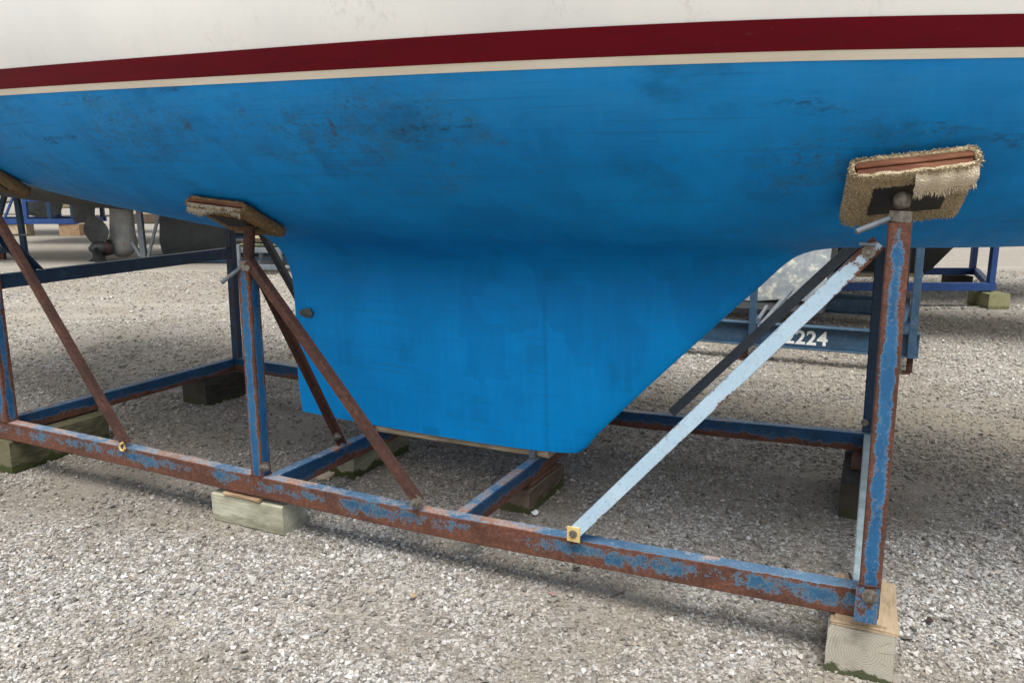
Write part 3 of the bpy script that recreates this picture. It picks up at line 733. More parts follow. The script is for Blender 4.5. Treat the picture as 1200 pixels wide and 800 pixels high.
# far side pads, mirrored
for u, zt, vv in ((4.19, 1.42, 1.745), (1.752, 1.18, 1.733), (-.005, 1.47, 1.733)):
    hp = on_hull(u, .10); hp.y = 2 * CV - hp.y
    P, T = hull_pad(hp, (.3, -.02, 0), (0, .27, .13), .29, .27, CARPETD, 0, seedv=8)
    screw((u if u > 0 else -.005, vv, zt + .0005), P(0, -.02, T + .007), .022)

# ------------------------------------------------------------------ timber under the cradle, each block a thing
def timber(name, label, cat, u0, u1, v0, v1, h, mat, along='v', yaw=0, z0=0., group=None, slant=0):
    L = (v1 - v0) if along == 'v' else (u1 - u0); Wd = (u1 - u0) if along == 'v' else (v1 - v0)
    b = MB().beam([(-L / 2, 0, h / 2), (L / 2, 0, h / 2)], Wd, h, ch=.007, seg=.04)
    q = random.Random(int(u0 * 1000))
    b.v = [(x - (slant * (h - z) if x > 0 else 0) + q.uniform(-.0015, .0015), y + q.uniform(-.0018, .0018), z + (q.uniform(-.002, .002) if z > .01 else 0)) for x, y, z in b.v]
    o = b.build(name, mat)
    o.matrix_world = FR @ Matrix.Translation(((u0 + u1) / 2, (v0 + v1) / 2, z0)) @ Matrix.Rotation((R(90) if along == 'v' else 0) + R(yaw), 4, 'Z')
    return tag(o, label, cat, group)
G = 'timber blocks under the rusty cradle'
timber('timber_block', 'pale grey timber block with end grain rings and mossy foot under the nearest cradle post', 'timber block', 4.085, 4.278, -.035, .30, .160, W_GREY, group=G, yaw=1)
timber('timber_block', 'pale greenish timber block lying lengthwise beneath the front rail below the middle post', 'timber block', 1.475, 1.885, .004, .160, .136, W_GREEN, 'u', 0, group=G)
timber('timber_block', 'long dark olive sleeper under the left end of the cradle with a slanted far end', 'timber block', -.13, .066, -.02, .60, .182, W_OLD, group=G, yaw=2, slant=.12)
timber('timber_block', 'blackish timber block below the far left corner of the cradle', 'timber block', -.22, .03, 1.40, 1.80, .174, W_BLACK, group=G, yaw=-6)
timber('timber_block', 'grey green timber block under the cross beam near the tail of the keel', 'timber block', 1.605, 1.765, .69, 1.20, .142, W_GRGR, group=G, yaw=-1)
timber('timber_block', 'dark brown timber block under the cross beam by the front foot of the keel', 'timber block', 2.592, 2.775, .66, 1.06, .122, W_BRWN, group=G, yaw=-2)
timber('timber_block', 'dark timber block with grey top under the far right corner of the cradle', 'timber block', 4.065, 4.25, 1.25, 1.78, .165, W_BLACK, group=G)
timber('plywood_sheet', 'larger plywood square lying directly on the pale grey end grain block', 'plywood', 4.092, 4.284, -.030, .305, .0105, W_PLY, z0=.1625, yaw=1)
timber('plywood_sheet', 'smaller plywood square, upper of the two right under the front corner of the rail', 'plywood', 4.105, 4.252, -.016, .290, .009, W_PLY, z0=.1745)
timber('wood_shim', 'thin brown wood shim on the pale greenish block under the front rail', 'shim', 1.555, 1.765, -.006, .10, .013, W_ORNG, 'u', z0=.1395, yaw=-1)
timber('wood_shim', 'red brown wood shim on the dark brown block under the cross beam', 'shim', 2.64, 2.765, .70, .98, .016, W_RED, z0=.1255, yaw=-3)
timber('wood_shim', 'rusty brown shim on the dark block at the far right corner', 'shim', 4.10, 4.2, 1.46, 1.78, .016, W_RED, z0=.1685)
timber('keel_plank', 'pale plank lying on the cross beams beneath the blue keel', 'plank', 1.72, 2.80, .80, .93, .036, W_PALE, 'u', z0=.2365)
timber('board', 'white weathered board lying on the gravel under the cross beam', 'board', 1.50, 1.60, .60, 1.05, .018, W_PALE, z0=.004, yaw=14)

# ------------------------------------------------------------------ litter
def litter(name, label, cat, u, v, mat, r, kind, z=.012):
    q = random.Random(int(u * 977)); N = 9; vs = []; 
    for i in range(N):
        a = 2 * math.pi * i / N; k = r * ((1.0 if i % 2 else .72) if kind == 'leaf' else 1) * q.uniform(.8, 1.15)
        vs.append((k * math.cos(a), k * .62 * math.sin(a), q.uniform(0, r * .35)))
    vs.append((0, 0, r * .1)); fs = [(i, (i + 1) % N, N) for i in range(N)]
    vs2 = [(x, y, z_ + .002) for x, y, z_ in vs]
    b = MB().add(vs + vs2, fs + [tuple(i + N + 1 for i in f) for f in fs] + [(i, (i + 1) % N, (i + 1) % N + N + 1, i + N + 1) for i in range(N)])
    o = b.build(name, mat); o.matrix_world = FR @ Matrix.Translation((u, v, z)) @ Matrix.Rotation(q.uniform(0, 6), 4, 'Z')
    return tag(o, label, cat)
LEAF1 = m_plain('tan leaf', (.36, .25, .14), .8, .3, 60); LEAF2 = m_plain('dark leaf', (.045, .028, .024), .8, .3, 60); LEAF3 = m_plain('pinkish leaf', (.30, .19, .16), .8, .3, 60)
litter('leaf', 'tan dry leaf on the foreground gravel left of centre', 'leaf', 2.68, -.21, LEAF1, .020, 'leaf')
litter('leaf', 'dark curled leaf in the shade of the front rail', 'leaf', 3.153, .24, LEAF2, .022, 'leaf')
litter('leaf', 'pinkish brown curled leaf on the gravel in front of the rail', 'leaf', 3.144, .018, LEAF3, .024, 'leaf')
litter('leaf', 'dark brown leaf on the gravel right of the nearest post', 'leaf', 4.40, .40, LEAF2, .024, 'leaf')
litter('paper_scrap', 'small white paper scrap beside the dark brown block', 'paper scrap', 2.79, .67, PAPER, .028, 'paper')

# ------------------------------------------------------------------ ground
g = bpy.data.meshes.new('ground'); S = 400
g.from_pydata([(-S, -S, 0), (S, -S, 0), (S, S, 0), (-S, S, 0)], [], [(0, 1, 2, 3)]); g.materials.append(m_ground())
go = bpy.data.objects.new('ground', g); col.objects.link(go); tag(go, 'grey crushed gravel yard with dusty brown patches', 'ground', kind='structure')

# loose stones lying on it: one object, real geometry
def stone_mesh(q):
    bm = bmesh.new()
    for _ in range(11):
        v = Vector((q.gauss(0, 1), q.gauss(0, 1), q.gauss(0, 1))).normalized() * q.uniform(.8, 1.1)
        bm.verts.new((v.x * q.uniform(.85, 1.25), v.y * .9, v.z * .68))
    r = bmesh.ops.convex_hull(bm, input=bm.verts)
    bmesh.ops.delete(bm, geom=[e for e in r['geom_interior'] if isinstance(e, bmesh.types.BMVert)], context='VERTS')
    bmesh.ops.triangulate(bm, faces=bm.faces); bm.verts.index_update()
    vs = np.array([v.co[:] for v in bm.verts]); fs = np.array([[v.index for v in f.verts] for f in bm.faces]); bm.free()
    return vs, fs
variants = [stone_mesh(random.Random(100 + i)) for i in range(14)]
def scatter():
    out = []
    for y0, y1, dens, rm in ((1.9, 3.2, 9500, .0058), (3.2, 4.4, 7200, .0060), (4.4, 6.2, 4200, .0070), (6.2, 9.0, 1700, .0085), (9.0, 14., 420, .011)):
        A = (y1 - y0) * (.655 * (y0 + y1) + .8); N = int(A * dens)
        y = rng.uniform(y0, y1, N); hw = .655 * y + .4; x = rng.uniform(-1, 1, N) * (.655 * y1 + .4); k = np.abs(x) < hw
        x, y = x[k], y[k]; r = rm * np.exp(rng.normal(0, .42, len(x))); r = np.minimum(r, rm * 2.6)
        big = rng.random(len(x)) < .006; r[big] *= rng.uniform(1.4, 2.0, big.sum())
        out.append(np.stack([x, y, r], 1))
    p = np.concatenate(out)
    keep = np.ones(len(p), bool); tone = np.zeros(len(p))
    for i, (x, y, r) in enumerate(p):
        n = mnoise.fractal(Vector((x * .8, y * .8, 3.3)), 1, 2, 4)          # patches with fewer stones
        n2 = mnoise.noise(Vector((x * 2.6, y * 2.6, 9.1)))
        thin = min(1, max(0, (n + .35 * n2 - .05) * 1.6))
        band = max(0, min(1, (y - 3.1) / .6)) * max(0, min(1, (6.2 - y) / 1.6))
        pth = max(0, 1 - abs(y + .36 * x - 5.85 + n2 * .25) / .42) if x > .5 else 0
        band = max(band, pth * 2.2)
        keep[i] = rnd.random() > min(.85, thin * .75 + band * .28)
        tone[i] = n2 * .05 - thin * .10
    return p[keep], tone[keep]
pts, tone0 = scatter()
VV = []; FF = []; TT = []; HH = []; off = 0
which = rng.integers(0, len(variants), len(pts))
for k, (vs, fs) in enumerate(variants):
    idx = np.where(which == k)[0]; m = len(idx); nv = len(vs)
    a = rng.uniform(0, 2 * np.pi, m); tilt = rng.normal(0, .35, m); ca, sa, ct, st = np.cos(a), np.sin(a), np.cos(tilt), np.sin(tilt)
    X = vs[None, :, 0] * np.ones((m, 1)); Y = vs[None, :, 1] * ct[:, None] - vs[None, :, 2] * st[:, None]; Z = vs[None, :, 1] * st[:, None] + vs[None, :, 2] * ct[:, None]
    r = pts[idx, 2][:, None]
    px = pts[idx, 0][:, None] + r * (X * ca[:, None] - Y * sa[:, None]); py = pts[idx, 1][:, None] + r * (X * sa[:, None] + Y * ca[:, None])
    pz = r * (Z + rng.uniform(.05, .55, m)[:, None])
    VV.append(np.stack([px, py, pz], 2).reshape(-1, 3)); FF.append((fs[None] + (off + np.arange(m) * nv)[:, None, None]).reshape(-1, 3)); off += m * nv
    tn = np.clip(rng.beta(1.7, 1.9, m) + tone0[idx], 0, 1); TT.append(np.repeat(tn, nv)); HH.append(np.repeat(rng.random(m), nv))
VV = np.concatenate(VV); FF = np.concatenate(FF); TT = np.concatenate(TT); HH = np.concatenate(HH)
gm = bpy.data.meshes.new('gravel'); gm.vertices.add(len(VV)); gm.vertices.foreach_set('co', VV.ravel().astype(np.float32))
gm.loops.add(len(FF) * 3); gm.loops.foreach_set('vertex_index', FF.ravel().astype(np.int32))
gm.polygons.add(len(FF)); gm.polygons.foreach_set('loop_start', (np.arange(len(FF)) * 3).astype(np.int32))
for nm, arr in (('tone', TT), ('hue', HH)):
    at = gm.attributes.new(nm, 'FLOAT', 'POINT'); at.data.foreach_set('value', arr.astype(np.float32))
gm.update(calc_edges=True); gm.polygons.foreach_set('use_smooth', [False] * len(FF)); gm.materials.append(m_stone())
gr = bpy.data.objects.new('gravel', gm); col.objects.link(gr); tag(gr, 'loose angular grey limestone chips spread over the yard', 'gravel', kind='stuff')
print('stones', len(pts), 'tris', len(FF))

# ------------------------------------------------------------------ neighbours: cradle with the number on its beam
def T4(x, y, z=0, yaw=0): return Matrix.Translation((x, y, z)) @ Matrix.Rotation(R(yaw), 4, 'Z')
lo = lambda s, f, d, t: .15
def channel(mb, a, b, h, w, t=.012, bias=lo):
    """I beam: web and two flanges; a, b are the ends of the lower edge's centre line"""
    a = Vector(a); b = Vector(b)
    mb.beam([a + Vector((0, 0, h / 2)), b + Vector((0, 0, h / 2))], t, h - 2 * t - .002, bias=bias, seg=.3)
    for z in (t / 2, h - t / 2): mb.beam([a + Vector((0, 0, z)), b + Vector((0, 0, z))], w, t, bias=bias, seg=.3, ch=.002)
    return mb
nc = thing('boat_cradle', 'slate blue steel cradle with white stencilled number 2224 on its beam', 'boat cradle', T4(3.24, 6.16, 0, -24.6))
B1 = channel(MB(), (-3.6, .05, .14), (.02, .05, .14), .20, .10).build('rail', ST_SLATE, nc)
channel(MB(), (-3.6, 2.25, .14), (.02, 2.25, .14), .20, .10).build('rail', ST_SLATE, nc)
MB().beam([(-.05, .102, .24), (-.05, 2.198, .24)], .08, .16, bias=lo).build('end_beam', ST_SLATE, nc)
MB().beam([(-3.5, .102, .24), (-3.5, 2.198, .24)], .08, .16, bias=lo).build('end_beam', ST_SLATE, nc)
MB().beam([(-1.30, .102, .24), (-1.30, 2.198, .24)], .08, .16, bias=lo).build('cross_beam', ST_SLATE, nc)
for x, y in ((-.035, -.03), (-1.27, -.03), (-.035, 2.33), (-3.3, -.03), (-3.3, 2.33)):
    MB().beam([(x, y, .15), (x - .01, y, 1.25)], .058, .058, up=(0, 1, 0), bias=lo).build('post', ST_SLATE, nc)
MB().beam([(-1.235, .06, .36), (-1.235, .60, .40), ], .03, .03, bias=lo).build('brace', ST_GREY, nc)
MB().beam([(-1.22, -.02, .30), (-1.02, .5, .58)], .035, .035, bias=lo).build('brace', ST_GREY, nc)
MB().beam([(-.035, .01, .72), (-.035, .75, .345)], .04, .04, bias=lo).build('brace', ST_GREY, nc)
for x in (-.035, -1.33, -3.3):
    for y in (.05, 2.25):
        MB().beam([(x, y, .012), (x, y, .139)], .045, .045, up=(0, 1, 0), bias=lambda s, f, d, t: .6).build('leg', ST_RUST, nc)
        MB().box((x - .11, y - .05, 0), (x + .03, y + .05, .012)).build('foot', ST_RUST, nc)
cu = bpy.data.curves.new('number', 'FONT'); cu.body = '2224'; cu.size = .165; cu.extrude = .0008; cu.offset = .0045; cu.space_character = 1.06; cu.align_x = 'RIGHT'
fo = bpy.data.objects.new('number', cu); col.objects.link(fo); bpy.context.view_layer.update()
me = bpy.data.meshes.new_from_object(fo.evaluated_get(bpy.context.evaluated_depsgraph_get())); bpy.data.objects.remove(fo)
me.name = 'number'; me.materials.clear(); me.materials.append(NUMWHITE)
num = bpy.data.objects.new('number', me); col.objects.link(num); num.parent = B1; num.matrix_local = Matrix.Translation((-.665, .0425, .180)) @ Matrix.Rotation(R(90), 4, 'X')
num['label'] = 'white stencilled number 2224'

def bg_hull(root, x0, x1, beam, zc0, zw, zs, mats, name='hull', yc=0, rise=.35, flat=.5):
    """simple round bilged hull along local x, bow at x1"""
    b = MB(); n = 26; m = 14
    for sgn in (-1, 1):
        vs = []; fs = []; mi = []
        for i in range(n + 1):
            s_ = i / n; x = x0 + (x1 - x0) * s_
            bb = beam / 2 * (1 - max(0, (s_ - .45) / .55)**2.2) * (.62 + .38 * min(1, s_ / .45)**.7)
            zc = zc0 + rise * max(0, (.45 - s_) / .45)**2 + (zw - zc0 + .2) * max(0, (s_ - .55) / .45)**2.6
            for j in range(m + 1):
                t = (j / m)**1.4; z = zc + (zs - zc) * t
                vs.append((x + (z - zw) * .35 * max(0, s_ - .8), yc + sgn * max(.004, bb) * (1 - (1 - t)**4)**flat, z))
        for i in range(n):
            for j in range(m):
                a = i * (m + 1) + j; fs.append((a, a + 1, a + m + 2, a + m + 1))
                zz = (vs[a][2] + vs[a + m + 2][2]) / 2; mi.append(0 if zz < zw else 1)
        b.add(vs, fs); b.mi[-len(mi):] = mi
    k = len(b.v) // 2
    b.f.append(tuple(list(range(m + 1)) + [k + j for j in range(m, -1, -1)])); b.mi.append(1)
    top = []
    for i in range(n): a = i * (m + 1) + m; b.f.append((a, a + m + 1, k + a + m + 1, k + a)); b.mi.append(1)
    return b.build(name, mats, root, True, angle=45)
# boat on the numbered cradle: mottled keel with rounded forefoot
nb = thing('sailboat', 'sailboat with mottled pale grey peeling keels on the slate blue cradle', 'sailboat', T4(3.24, 6.16, 0, -24.6) @ Matrix.Translation((-1.4, 1.15, .41)))
bg_hull(nb, 4.5, -4.2, 1.9, .63, 1.1, 2.0, [MOTTLE, HWHITE], yc=.75)
kf = [(-1.75, -.035), (-1.36, -.02), (-1.12, .01), (-.93, .0), (-.81, .03), (-.765, .15), (-.745, .32), (-.735, .53), (-.735, .95), (-1.2, .95), (-1.75, .95)]
for ky in (-.06, 1.56): MB().prism(kf, (1.4, ky, 0), .09, bulge=.03).build('keel', MOTTLE, nb, True, angle=40)
kb_ = MB().box((-1.70, .60, .322), (-.75, 2.1, .376)); ob = kb_.build('keel_bearer', BLACKP, nc)

# ------------------------------------------------------------------ royal blue cradle with the black keel, further right
rc_ = thing('boat_cradle', 'royal blue steel cradle on timber blocks at the right behind the post', 'boat cradle', T4(6.05, 9.75, 0, 0))
for y in (.04, 1.85): MB().beam([(-3.9, y, .262), (0, y, .262)], .07, .10, bias=lo, seg=.3).build('rail', ST_ROYAL, rc_)
MB().beam([(-.035, .076, .262), (.80, 1.814, .262)], .07, .09, bias=lo, seg=.3).build('end_beam', ST_ROYAL, rc_)
MB().beam([(.0, 1.85, .262), (.82, 1.85, .262)], .07, .10, bias=lo, seg=.3).build('rail', ST_ROYAL, rc_)
MB().beam([(-3.86, .076, .262), (-3.86, 1.814, .262)], .07, .09, bias=lo, seg=.3).build('end_beam', ST_ROYAL, rc_)
for x, y in ((-.055, .04), (.76, 1.85), (-3.8, .04), (-3.8, 1.85)):
    MB().beam([(x, y, .3125), (x, y, 1.5)], .075, .075, up=(0, 1, 0), bias=lo, seg=.3).build('post', ST_ROYAL, rc_)
MB().beam([(-.95, .65, .3), (-.50, .65, .72)], .05, .05, bias=lo, seg=.3).build('brace', ST_SLATE, rc_)
rb = thing('sailboat', 'sailboat with a black raked fin keel standing on the royal blue cradle', 'sailboat', T4(4.6, 10.45, .37, 0))
bg_hull(rb, -4.0, 4.6, 2.6, .60, 1.3, 2.2, [BLACKP, HWHITE])
MB().prism([(-.75, .05), (.55, .0), (.82, -.005), (.95, .03), (1.25, .36), (1.62, .78), (-.9, .80)], (0, 0, 0), .10, bulge=.06).build('keel', BLACKP, rb, True, angle=40)
MB().box((-2.2, .62, .316), (-.6, .78, .364)).build('keel_bearer', W_PALE, rc_)

def wblock(label, x, y, z, L, Wd, h, mat, yaw, name='timber_block', cat='timber block', group=None):
    o = MB().beam([(-L / 2, 0, h / 2), (L / 2, 0, h / 2)], Wd, h, ch=.01, seg=.2).build(name, mat)
    o.matrix_world = T4(x, y, z, yaw); return tag(o, label, cat, group)
wblock('mossy timber block under the near corner of the royal blue cradle', 6.02, 9.84, 0, .46, .26, .195, W_MOSS, 90)
wblock('dark timber block in shade under the far corner of the royal blue cradle', 6.6, 11.6, 0, .3, .3, .20, W_BLACK, 0)
wblock('dark timber block under the hidden left end of the royal blue cradle', 2.2, 9.80, 0, .5, .25, .205, W_BLACK, 0)

# ------------------------------------------------------------------ neighbour behind: yacht with sail drive and charcoal fin
yb = thing('sailboat', 'yacht with grey drive leg, dark propeller and charcoal fin keel behind the upper beam', 'sailboat', T4(-6.23, 16.2, .042, 0) @ Matrix.Scale(1.246, 4))
bg_hull(yb, -4.6, 6.0, 3.0, .74, 1.45, 2.4, [CHAR, HWHITE], rise=.5)
MB().prism([(-.72, .90), (-.78, .30), (-.75, .09), (-.70, .07), (.2, .13), (.28, .16), (.40, .90)], (0, 0, 0), .12, bulge=.05).build('keel', CHAR, yb, True, angle=40)
leg = MB()
sec = []
for z, x0, x1, th in ((.90, -1.59, -1.19, .16), (.75, -1.58, -1.19, .17), (.55, -1.60, -1.19, .18), (.40, -1.61, -1.19, .21), (.28, -1.64, -1.17, .26), (.19, -1.66, -1.18, .29), (.11, -1.64, -1.22, .25), (.05, -1.55, -1.30, .14), (.02, -1.5, -1.36, .04)):
    sec.append([((x0 + x1) / 2 + (x1 - x0) / 2 * math.cos(a), th / 2 * math.sin(a), z) for a in np.linspace(0, 2 * math.pi, 21)[:-1]])
vs = [p for s_ in sec for p in s_]; fs = [(k * 20 + i, k * 20 + (i + 1) % 20, (k + 1) * 20 + (i + 1) % 20, (k + 1) * 20 + i) for k in range(len(sec) - 1) for i in range(20)]
fs += [tuple(range(20)), tuple(range((len(sec) - 1) * 20, len(sec) * 20))]
dl = leg.add(vs, fs, [.30 + max(0, .5 - v[2]) * .55 for v in vs]).build('drive_leg', ALU, yb, True, angle=60)
MB().tube([(-1.60, 0, .19), (-1.72, 0, .185), (-1.86, 0, .18), (-1.93, 0, .178)], [.13, .125, .10, .03], 18).build('hub', BRONZE, dl, True, angle=50)
MB().tube([(-1.655, 0, .187), (-1.70, 0, .185)], .138, 18).build('hub_ring', m_plain('red brown ring', (.10, .035, .03), .5), dl, True, angle=50)
AXR = Matrix.Translation((-1.42, 0, 0)) @ Matrix.Rotation(R(42), 4, 'Z') @ Matrix.Translation((1.42, 0, 0))
for o_ in [c_ for c_ in dl.children]: o_.data.transform(AXR)
def blade(ang, ln=.44):
    vs = []; fs = []; NB = 9
    d = Vector((-.12, math.sin(ang) * .75, math.cos(ang))); d.normalize(); w0 = Vector((-.75, math.cos(ang), -math.sin(ang))).normalized()
    for k in range(NB + 1):
        s_ = k / NB; wd = .20 * math.sin(math.pi * (.16 + .80 * s_))**.8 if s_ < .98 else .03
        c_ = Vector((-1.76, 0, .18)) + d * (.08 + ln * s_)
        tw = Matrix.Rotation(.5 * s_, 3, d) @ w0
        nrm = d.cross(tw).normalized() * (.012 * (1 - s_) + .004)
        for q in (-1, -.5, 0, .5, 1):
            vs.append(c_ + tw * wd * q + nrm * (1 - q * q))
        for q in (1, .5, 0, -.5, -1):
            vs.append(c_ + tw * wd * q - nrm * (1 - q * q * .9))
    for k in range(NB):
        for i in range(10): fs.append((k * 10 + i, k * 10 + (i + 1) % 10, (k + 1) * 10 + (i + 1) % 10, (k + 1) * 10 + i))
    fs.append(tuple(range(NB * 10, NB * 10 + 10)))
    return MB().add([AXR @ Vector(p) for p in vs], fs).build('propeller_blade', BRONZE, dl, True, angle=50)
for a in (2, 112, 238): blade(R(a))
yc_ = thing('boat_cradle', 'dark thin legged cradle beneath the yacht with the propeller', 'boat cradle', T4(-6.23, 16.2, 0, 0))
for y in (-.7, .7): MB().beam([(-1.15, y, .065), (5.2, y, .065)], .09, .09, bias=lo, seg=.4).build('rail', ST_NAVY, yc_)
for x in (-1.10, -.62, .35, 5.1): MB().beam([(x, -.654, .065), (x, .654, .065)], .09, .085, bias=lo, seg=.4).build('cross_beam', ST_NAVY, yc_)
for x, y in ((-1.02, -.7), (4.2, -.7), (-1.02, .7), (4.2, .7)):
    MB().beam([(x, y, .111), (x - .02, y, 1.22)], .10, .10, up=(0, 1, 0), bias=lo, seg=.4).build('post', ST_DARK, yc_)
MB().beam([(-.94, -.7, .13), (-.62, -.7, 1.05)], .05, .05, bias=lo, seg=.4).build('brace', ST_GREY, yc_)
MB().beam([(-1.08, -.7, .14), (-1.22, -.7, .42)], .08, .06, bias=lo, seg=.4).build('brace', ST_GREY, yc_)

# stack of boards on a grey rack, seen past the tail of the keel
rk = thing('rack', 'grey steel rack holding weathered boards behind the keel', 'rack', T4(-4.25, 13.9, 0, -6))
for y in (-.4, .4):
    for z in (.13, .42): MB().beam([(-.42, y, z), (.38, y, z)], .06, .09, bias=lo, seg=.4).build('rail', ST_GREY, rk)
    for x in (-.39, .35): MB().beam([(x, y - .062 * (1 if y < 0 else -1), 0), (x, y - .062 * (1 if y < 0 else -1), .52)], .06, .06, up=(0, 1, 0), bias=lo).build('leg', ST_GREY, rk)
k = 0
for z, c_, tx in ((.467, W_GRGR, 'lowest'), (.537, W_BRWN, 'second'), (.607, W_PALE, 'third'), (.677, W_BRWN, 'top')):
    wblock(tx + ' board of the stack on the grey rack', -4.27 + .02 * k, 13.92, z, .80 - .07 * k, .75, .055, c_, -6, 'board', 'board', 'boards stacked on the grey rack'); k += 1

# ------------------------------------------------------------------ left background: rudder boat, royal cradle, stand, timbers
rv = thing('sailboat', 'sailboat with a plain dark grey rudder hanging left of the propeller', 'sailboat', T4(-11.28, 21.0, .49, 0) @ Matrix.Scale(1.296, 4))
bg_hull(rv, -1.6, 7.4, 2.8, .66, 1.2, 2.2, [CHAR, HWHITE], rise=-.02)
MB().prism([(-.22, .74), (-.24, .09), (-.22, .05), (.06, .03), (.17, .12), (.26, .74)], (0, 0, 0), .06, bulge=.03).build('rudder', CHAR, rv, True, angle=40)
MB().prism([(2.6, .74), (2.7, -.06), (3.9, -.08), (4.4, .74)], (0, 0, 0), .12, bulge=.06).build('keel', CHAR, rv, True, angle=40)
rvc = thing('boat_stand', 'dark stand of two rails under the boat with the plain rudder', 'boat cradle', T4(-7.5, 21.0, 0, 0))
for y in (-.8, .8):
    MB().beam([(-1.0, y, .25), (2.0, y, .25)], .1, .14, bias=lo, seg=.5).build('rail', ST_NAVY, rvc)
    for x in (-.9, 1.9): MB().beam([(x, y, .0), (x, y, .179)], .1, .1, up=(0, 1, 0), bias=lo).build('leg', ST_NAVY, rvc); MB().beam([(x, y, .3205), (x, y, 1.55)], .08, .08, up=(0, 1, 0), bias=lo).build('post', ST_NAVY, rvc)
MB().box((-.3, -.9, .325), (1.6, .9, .382)).build('keel_bearer', W_BRWN, rvc)

fc = thing('boat_cradle', 'distant royal blue cradle at the far left with thin braces', 'boat cradle', T4(-14.7, 24.0, 0, 4))
for y in (0, 2.0):
    MB().beam([(-3.2, y, .44), (1.5, y, .44)], .12, .15, bias=lo, seg=.5).build('rail', ST_ROYAL, fc)
    MB().beam([(.05, y, 1.10), (1.5, y, 1.10)], .10, .13, bias=lo, seg=.5).build('upper_beam', ST_ROYAL, fc)
    for x in (.02, .72, 1.4, -3.1): MB().beam([(x, y, .516), (x, y, 1.75)], .12, .12, up=(0, 1, 0), bias=lo, seg=.5).build('post', ST_ROYAL if x < .5 else ST_NAVY, fc)
MB().beam([(-.06, 0, 1.62), (-.62, 0, .52)], .06, .06, bias=lo, seg=.5).build('brace', ST_ROYAL, fc)
MB().beam([(.09, 0, 1.62), (.62, 0, 1.17)], .06, .06, bias=lo, seg=.5).build('brace', ST_ROYAL, fc)
for x in (-3.1, 1.4): MB().beam([(x, .061, .44), (x, 1.939, .44)], .12, .13, bias=lo, seg=.5).build('end_beam', ST_ROYAL, fc)
fb = thing('sailboat', 'sailboat with grey green rounded keel on the distant royal blue cradle', 'sailboat', T4(-14.7, 25.0, .56, 4))
bg_hull(fb, -5.0, 4.2, 2.8, .92, 1.5, 2.5, [DGREEN, HWHITE])
MB().prism([(-.62, .98), (-.60, .20), (-.50, .05), (-.1, -.03), (.25, -.02), (.45, .10), (.58, .45), (.70, .98)], (0, 0, 0), .18, bulge=.10).build('keel', DGREEN, fb, True, angle=40)
st = thing('boat_stand', 'blue steel prop stand on a wide foot at the far left edge', 'boat stand', T4(-10.22, 16.5, 0, 0))
MB().beam([(.02, 0, .012), (-.04, 0, 1.9)], .10, .10, up=(0, 1, 0), bias=lo, seg=.3).build('post', ST_NAVY, st)
MB().beam([(-.10, 0, 1.72), (-.55, 0, .60), (-.62, 0, .04)], .09, .09, bias=lo, seg=.3, up=(0, 1, 0)).build('brace', ST_NAVY, st)
MB().beam([(-.34, -.06, .50), (.14, -.06, .50)], .04, .035, bias=lo).build('cross_bar', ST_GREY, st)
MB().beam([(-.18, -.06, .0), (-.18, -.06, .48)], .05, .05, up=(0, 1, 0), bias=lo).build('leg', ST_GREY, st)
MB().box((-.8, -.10, 0), (.16, .10, .011)).build('foot', ST_GREY, st)
sb = thing('boat_cradle', 'low blue cradle corner at the far left edge near the prop stand', 'boat cradle', T4(-10.55, 15.3, 0, 6))
for y in (0, 1.0):
    MB().beam([(-2.5, y, .22), (.25, y, .22)], .09, .16, bias=lo, seg=.5).build('rail', ST_SLATE, sb)
    MB().beam([(.1, y, 0), (.1, y, .139)], .1, .1, up=(0, 1, 0), bias=lo).build('leg', ST_RUST, sb)
    MB().beam([(-2.3, y, 0), (-2.3, y, .139)], .1, .1, up=(0, 1, 0), bias=lo).build('leg', ST_RUST, sb)
MB().beam([(.2, .046, .22), (.2, .954, .22)], .09, .14, bias=lo, seg=.5).build('end_beam', ST_SLATE, sb)
wblock('pale yellowish timber block under the middle of the distant royal blue cradle', -15.05, 24.15, 0, .72, .4, .36, W_PALE, 0)
wblock('orange timber block under the right end of the distant royal blue cradle', -13.45, 24.25, 0, .62, .4, .36, W_ORNG, 0)
wblock('brown timber block hidden under the left end of the distant royal blue cradle', -17.6, 24.0, 0, .6, .4, .36, W_BRWN, 0)
wblock('wide timber pile far behind the drive leg, lower piece', -14.9, 32.2, 0, 1.5, .5, .38, W_BRWN, 0)
wblock('pale beam on top of the wide timber pile far behind the drive leg', -14.8, 32.2, .385, 1.2, .5, .30, W_PALE, 3)
wblock('long timber stack far behind, seen beneath the hull near the middle pad', -10.6, 30.5, 0, 2.2, .6, .5, W_BRWN, 0)
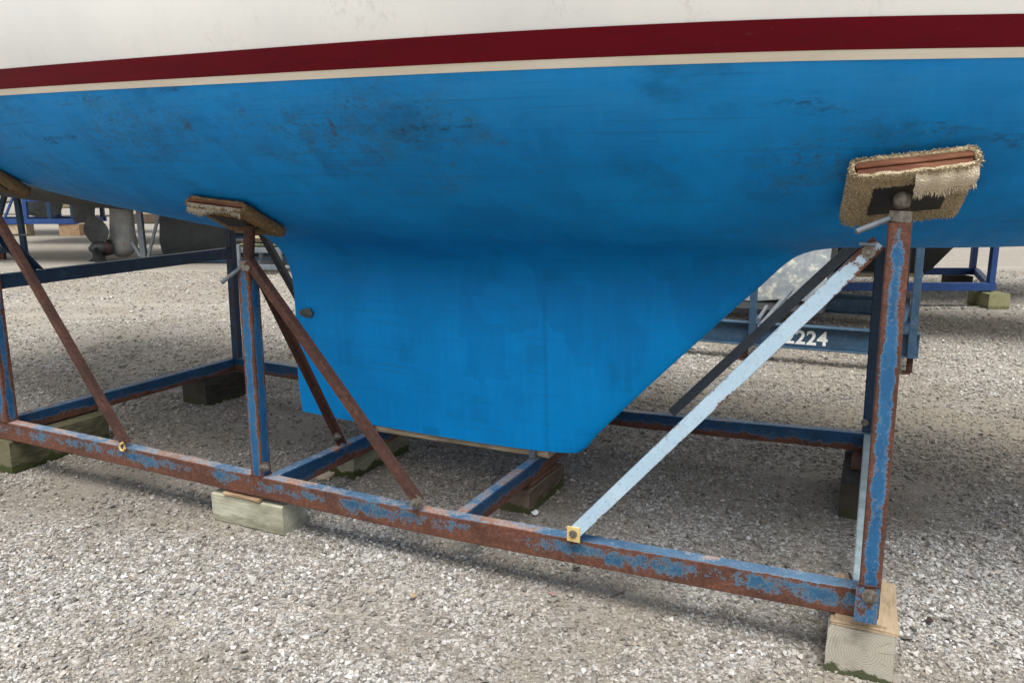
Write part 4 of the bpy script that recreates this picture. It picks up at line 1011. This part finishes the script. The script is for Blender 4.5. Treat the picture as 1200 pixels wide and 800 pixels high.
for (x, y, yaw, sz, hm, lbl) in ((-20.5, 40, 12, 1.0, HCREAM, 'distant motorboat with cream hull low on the ground behind the cradles'), (-29, 42, -8, 1.0, HWHITE, 'distant motorboat with white hull at the far left'), (-11.5, 44, 5, 1.0, HWHITE, 'distant motorboat with white hull far behind the drive leg')):
    mbt = thing('motorboat', lbl, 'motorboat', T4(x, y, .15, yaw))
    bg_hull(mbt, -3.5, 3.5, 2.6, .25, .55, 1.7, [HCREAM if hm is HCREAM else BLACKP, hm], rise=0)
    MB().beam([(-1.6, 0, 2.0), (1.0, 0, 1.95)], 1.6, .6, ch=.1).build('cabin', hm, mbt)
    tr = MB(); tr.box((-2.6, -.7, -.15), (-2.3, .7, .30)); tr.box((.8, -.7, -.15), (1.1, .7, .30)); tr.build('chocks', W_BRWN, mbt)

# ------------------------------------------------------------------ camera, light, world
cam = bpy.data.cameras.new('camera'); cam.sensor_width = 36; cam.lens = 920 / 1200 * 36; cam.clip_end = 1500; cam.clip_start = .05
co = bpy.data.objects.new('camera', cam); col.objects.link(co); co.location = (0, 0, 1.5); co.rotation_euler = (R(90 - 11.2), 0, 0); sc.camera = co
EL, AZ = 63, 181          # direction towards the sun: behind the camera, high
sd = Vector((math.sin(R(AZ)) * math.cos(R(EL)), math.cos(R(AZ)) * math.cos(R(EL)), math.sin(R(EL))))
sl = bpy.data.lights.new('sun', 'SUN'); sl.energy = 2.0; sl.angle = R(28); sl.color = (1, .982, .95)
so = bpy.data.objects.new('sun', sl); col.objects.link(so); so.location = (0, -5, 12); so.rotation_euler = sd.to_track_quat('Z', 'Y').to_euler()
w = bpy.data.worlds.new('World'); sc.world = w; w.use_nodes = True; t = w.node_tree; t.nodes.clear()
sky = t.nodes.new('ShaderNodeTexSky'); sky.sky_type = 'NISHITA'; sky.sun_disc = False; sky.sun_elevation = R(EL); sky.sun_rotation = R(AZ); sky.dust_density = 4; sky.air_density = 1.2
hs = t.nodes.new('ShaderNodeHueSaturation'); hs.inputs['Saturation'].default_value = .25
bg = t.nodes.new('ShaderNodeBackground'); bg.inputs['Strength'].default_value = .135; ow = t.nodes.new('ShaderNodeOutputWorld')
t.links.new(sky.outputs[0], hs.inputs['Color']); t.links.new(hs.outputs[0], bg.inputs[0]); t.links.new(bg.outputs[0], ow.inputs[0])
vs_ = sc.view_settings; vs_.view_transform = 'Standard'; vs_.look = 'None'; vs_.gamma = 1; vs_.exposure = .66; vs_.use_curve_mapping = False
sc.cycles.use_denoising = True; sc.cycles.max_bounces = 8; sc.cycles.diffuse_bounces = 3; sc.cycles.use_adaptive_sampling = True
sc.cycles.caustics_reflective = False; sc.cycles.caustics_refractive = False
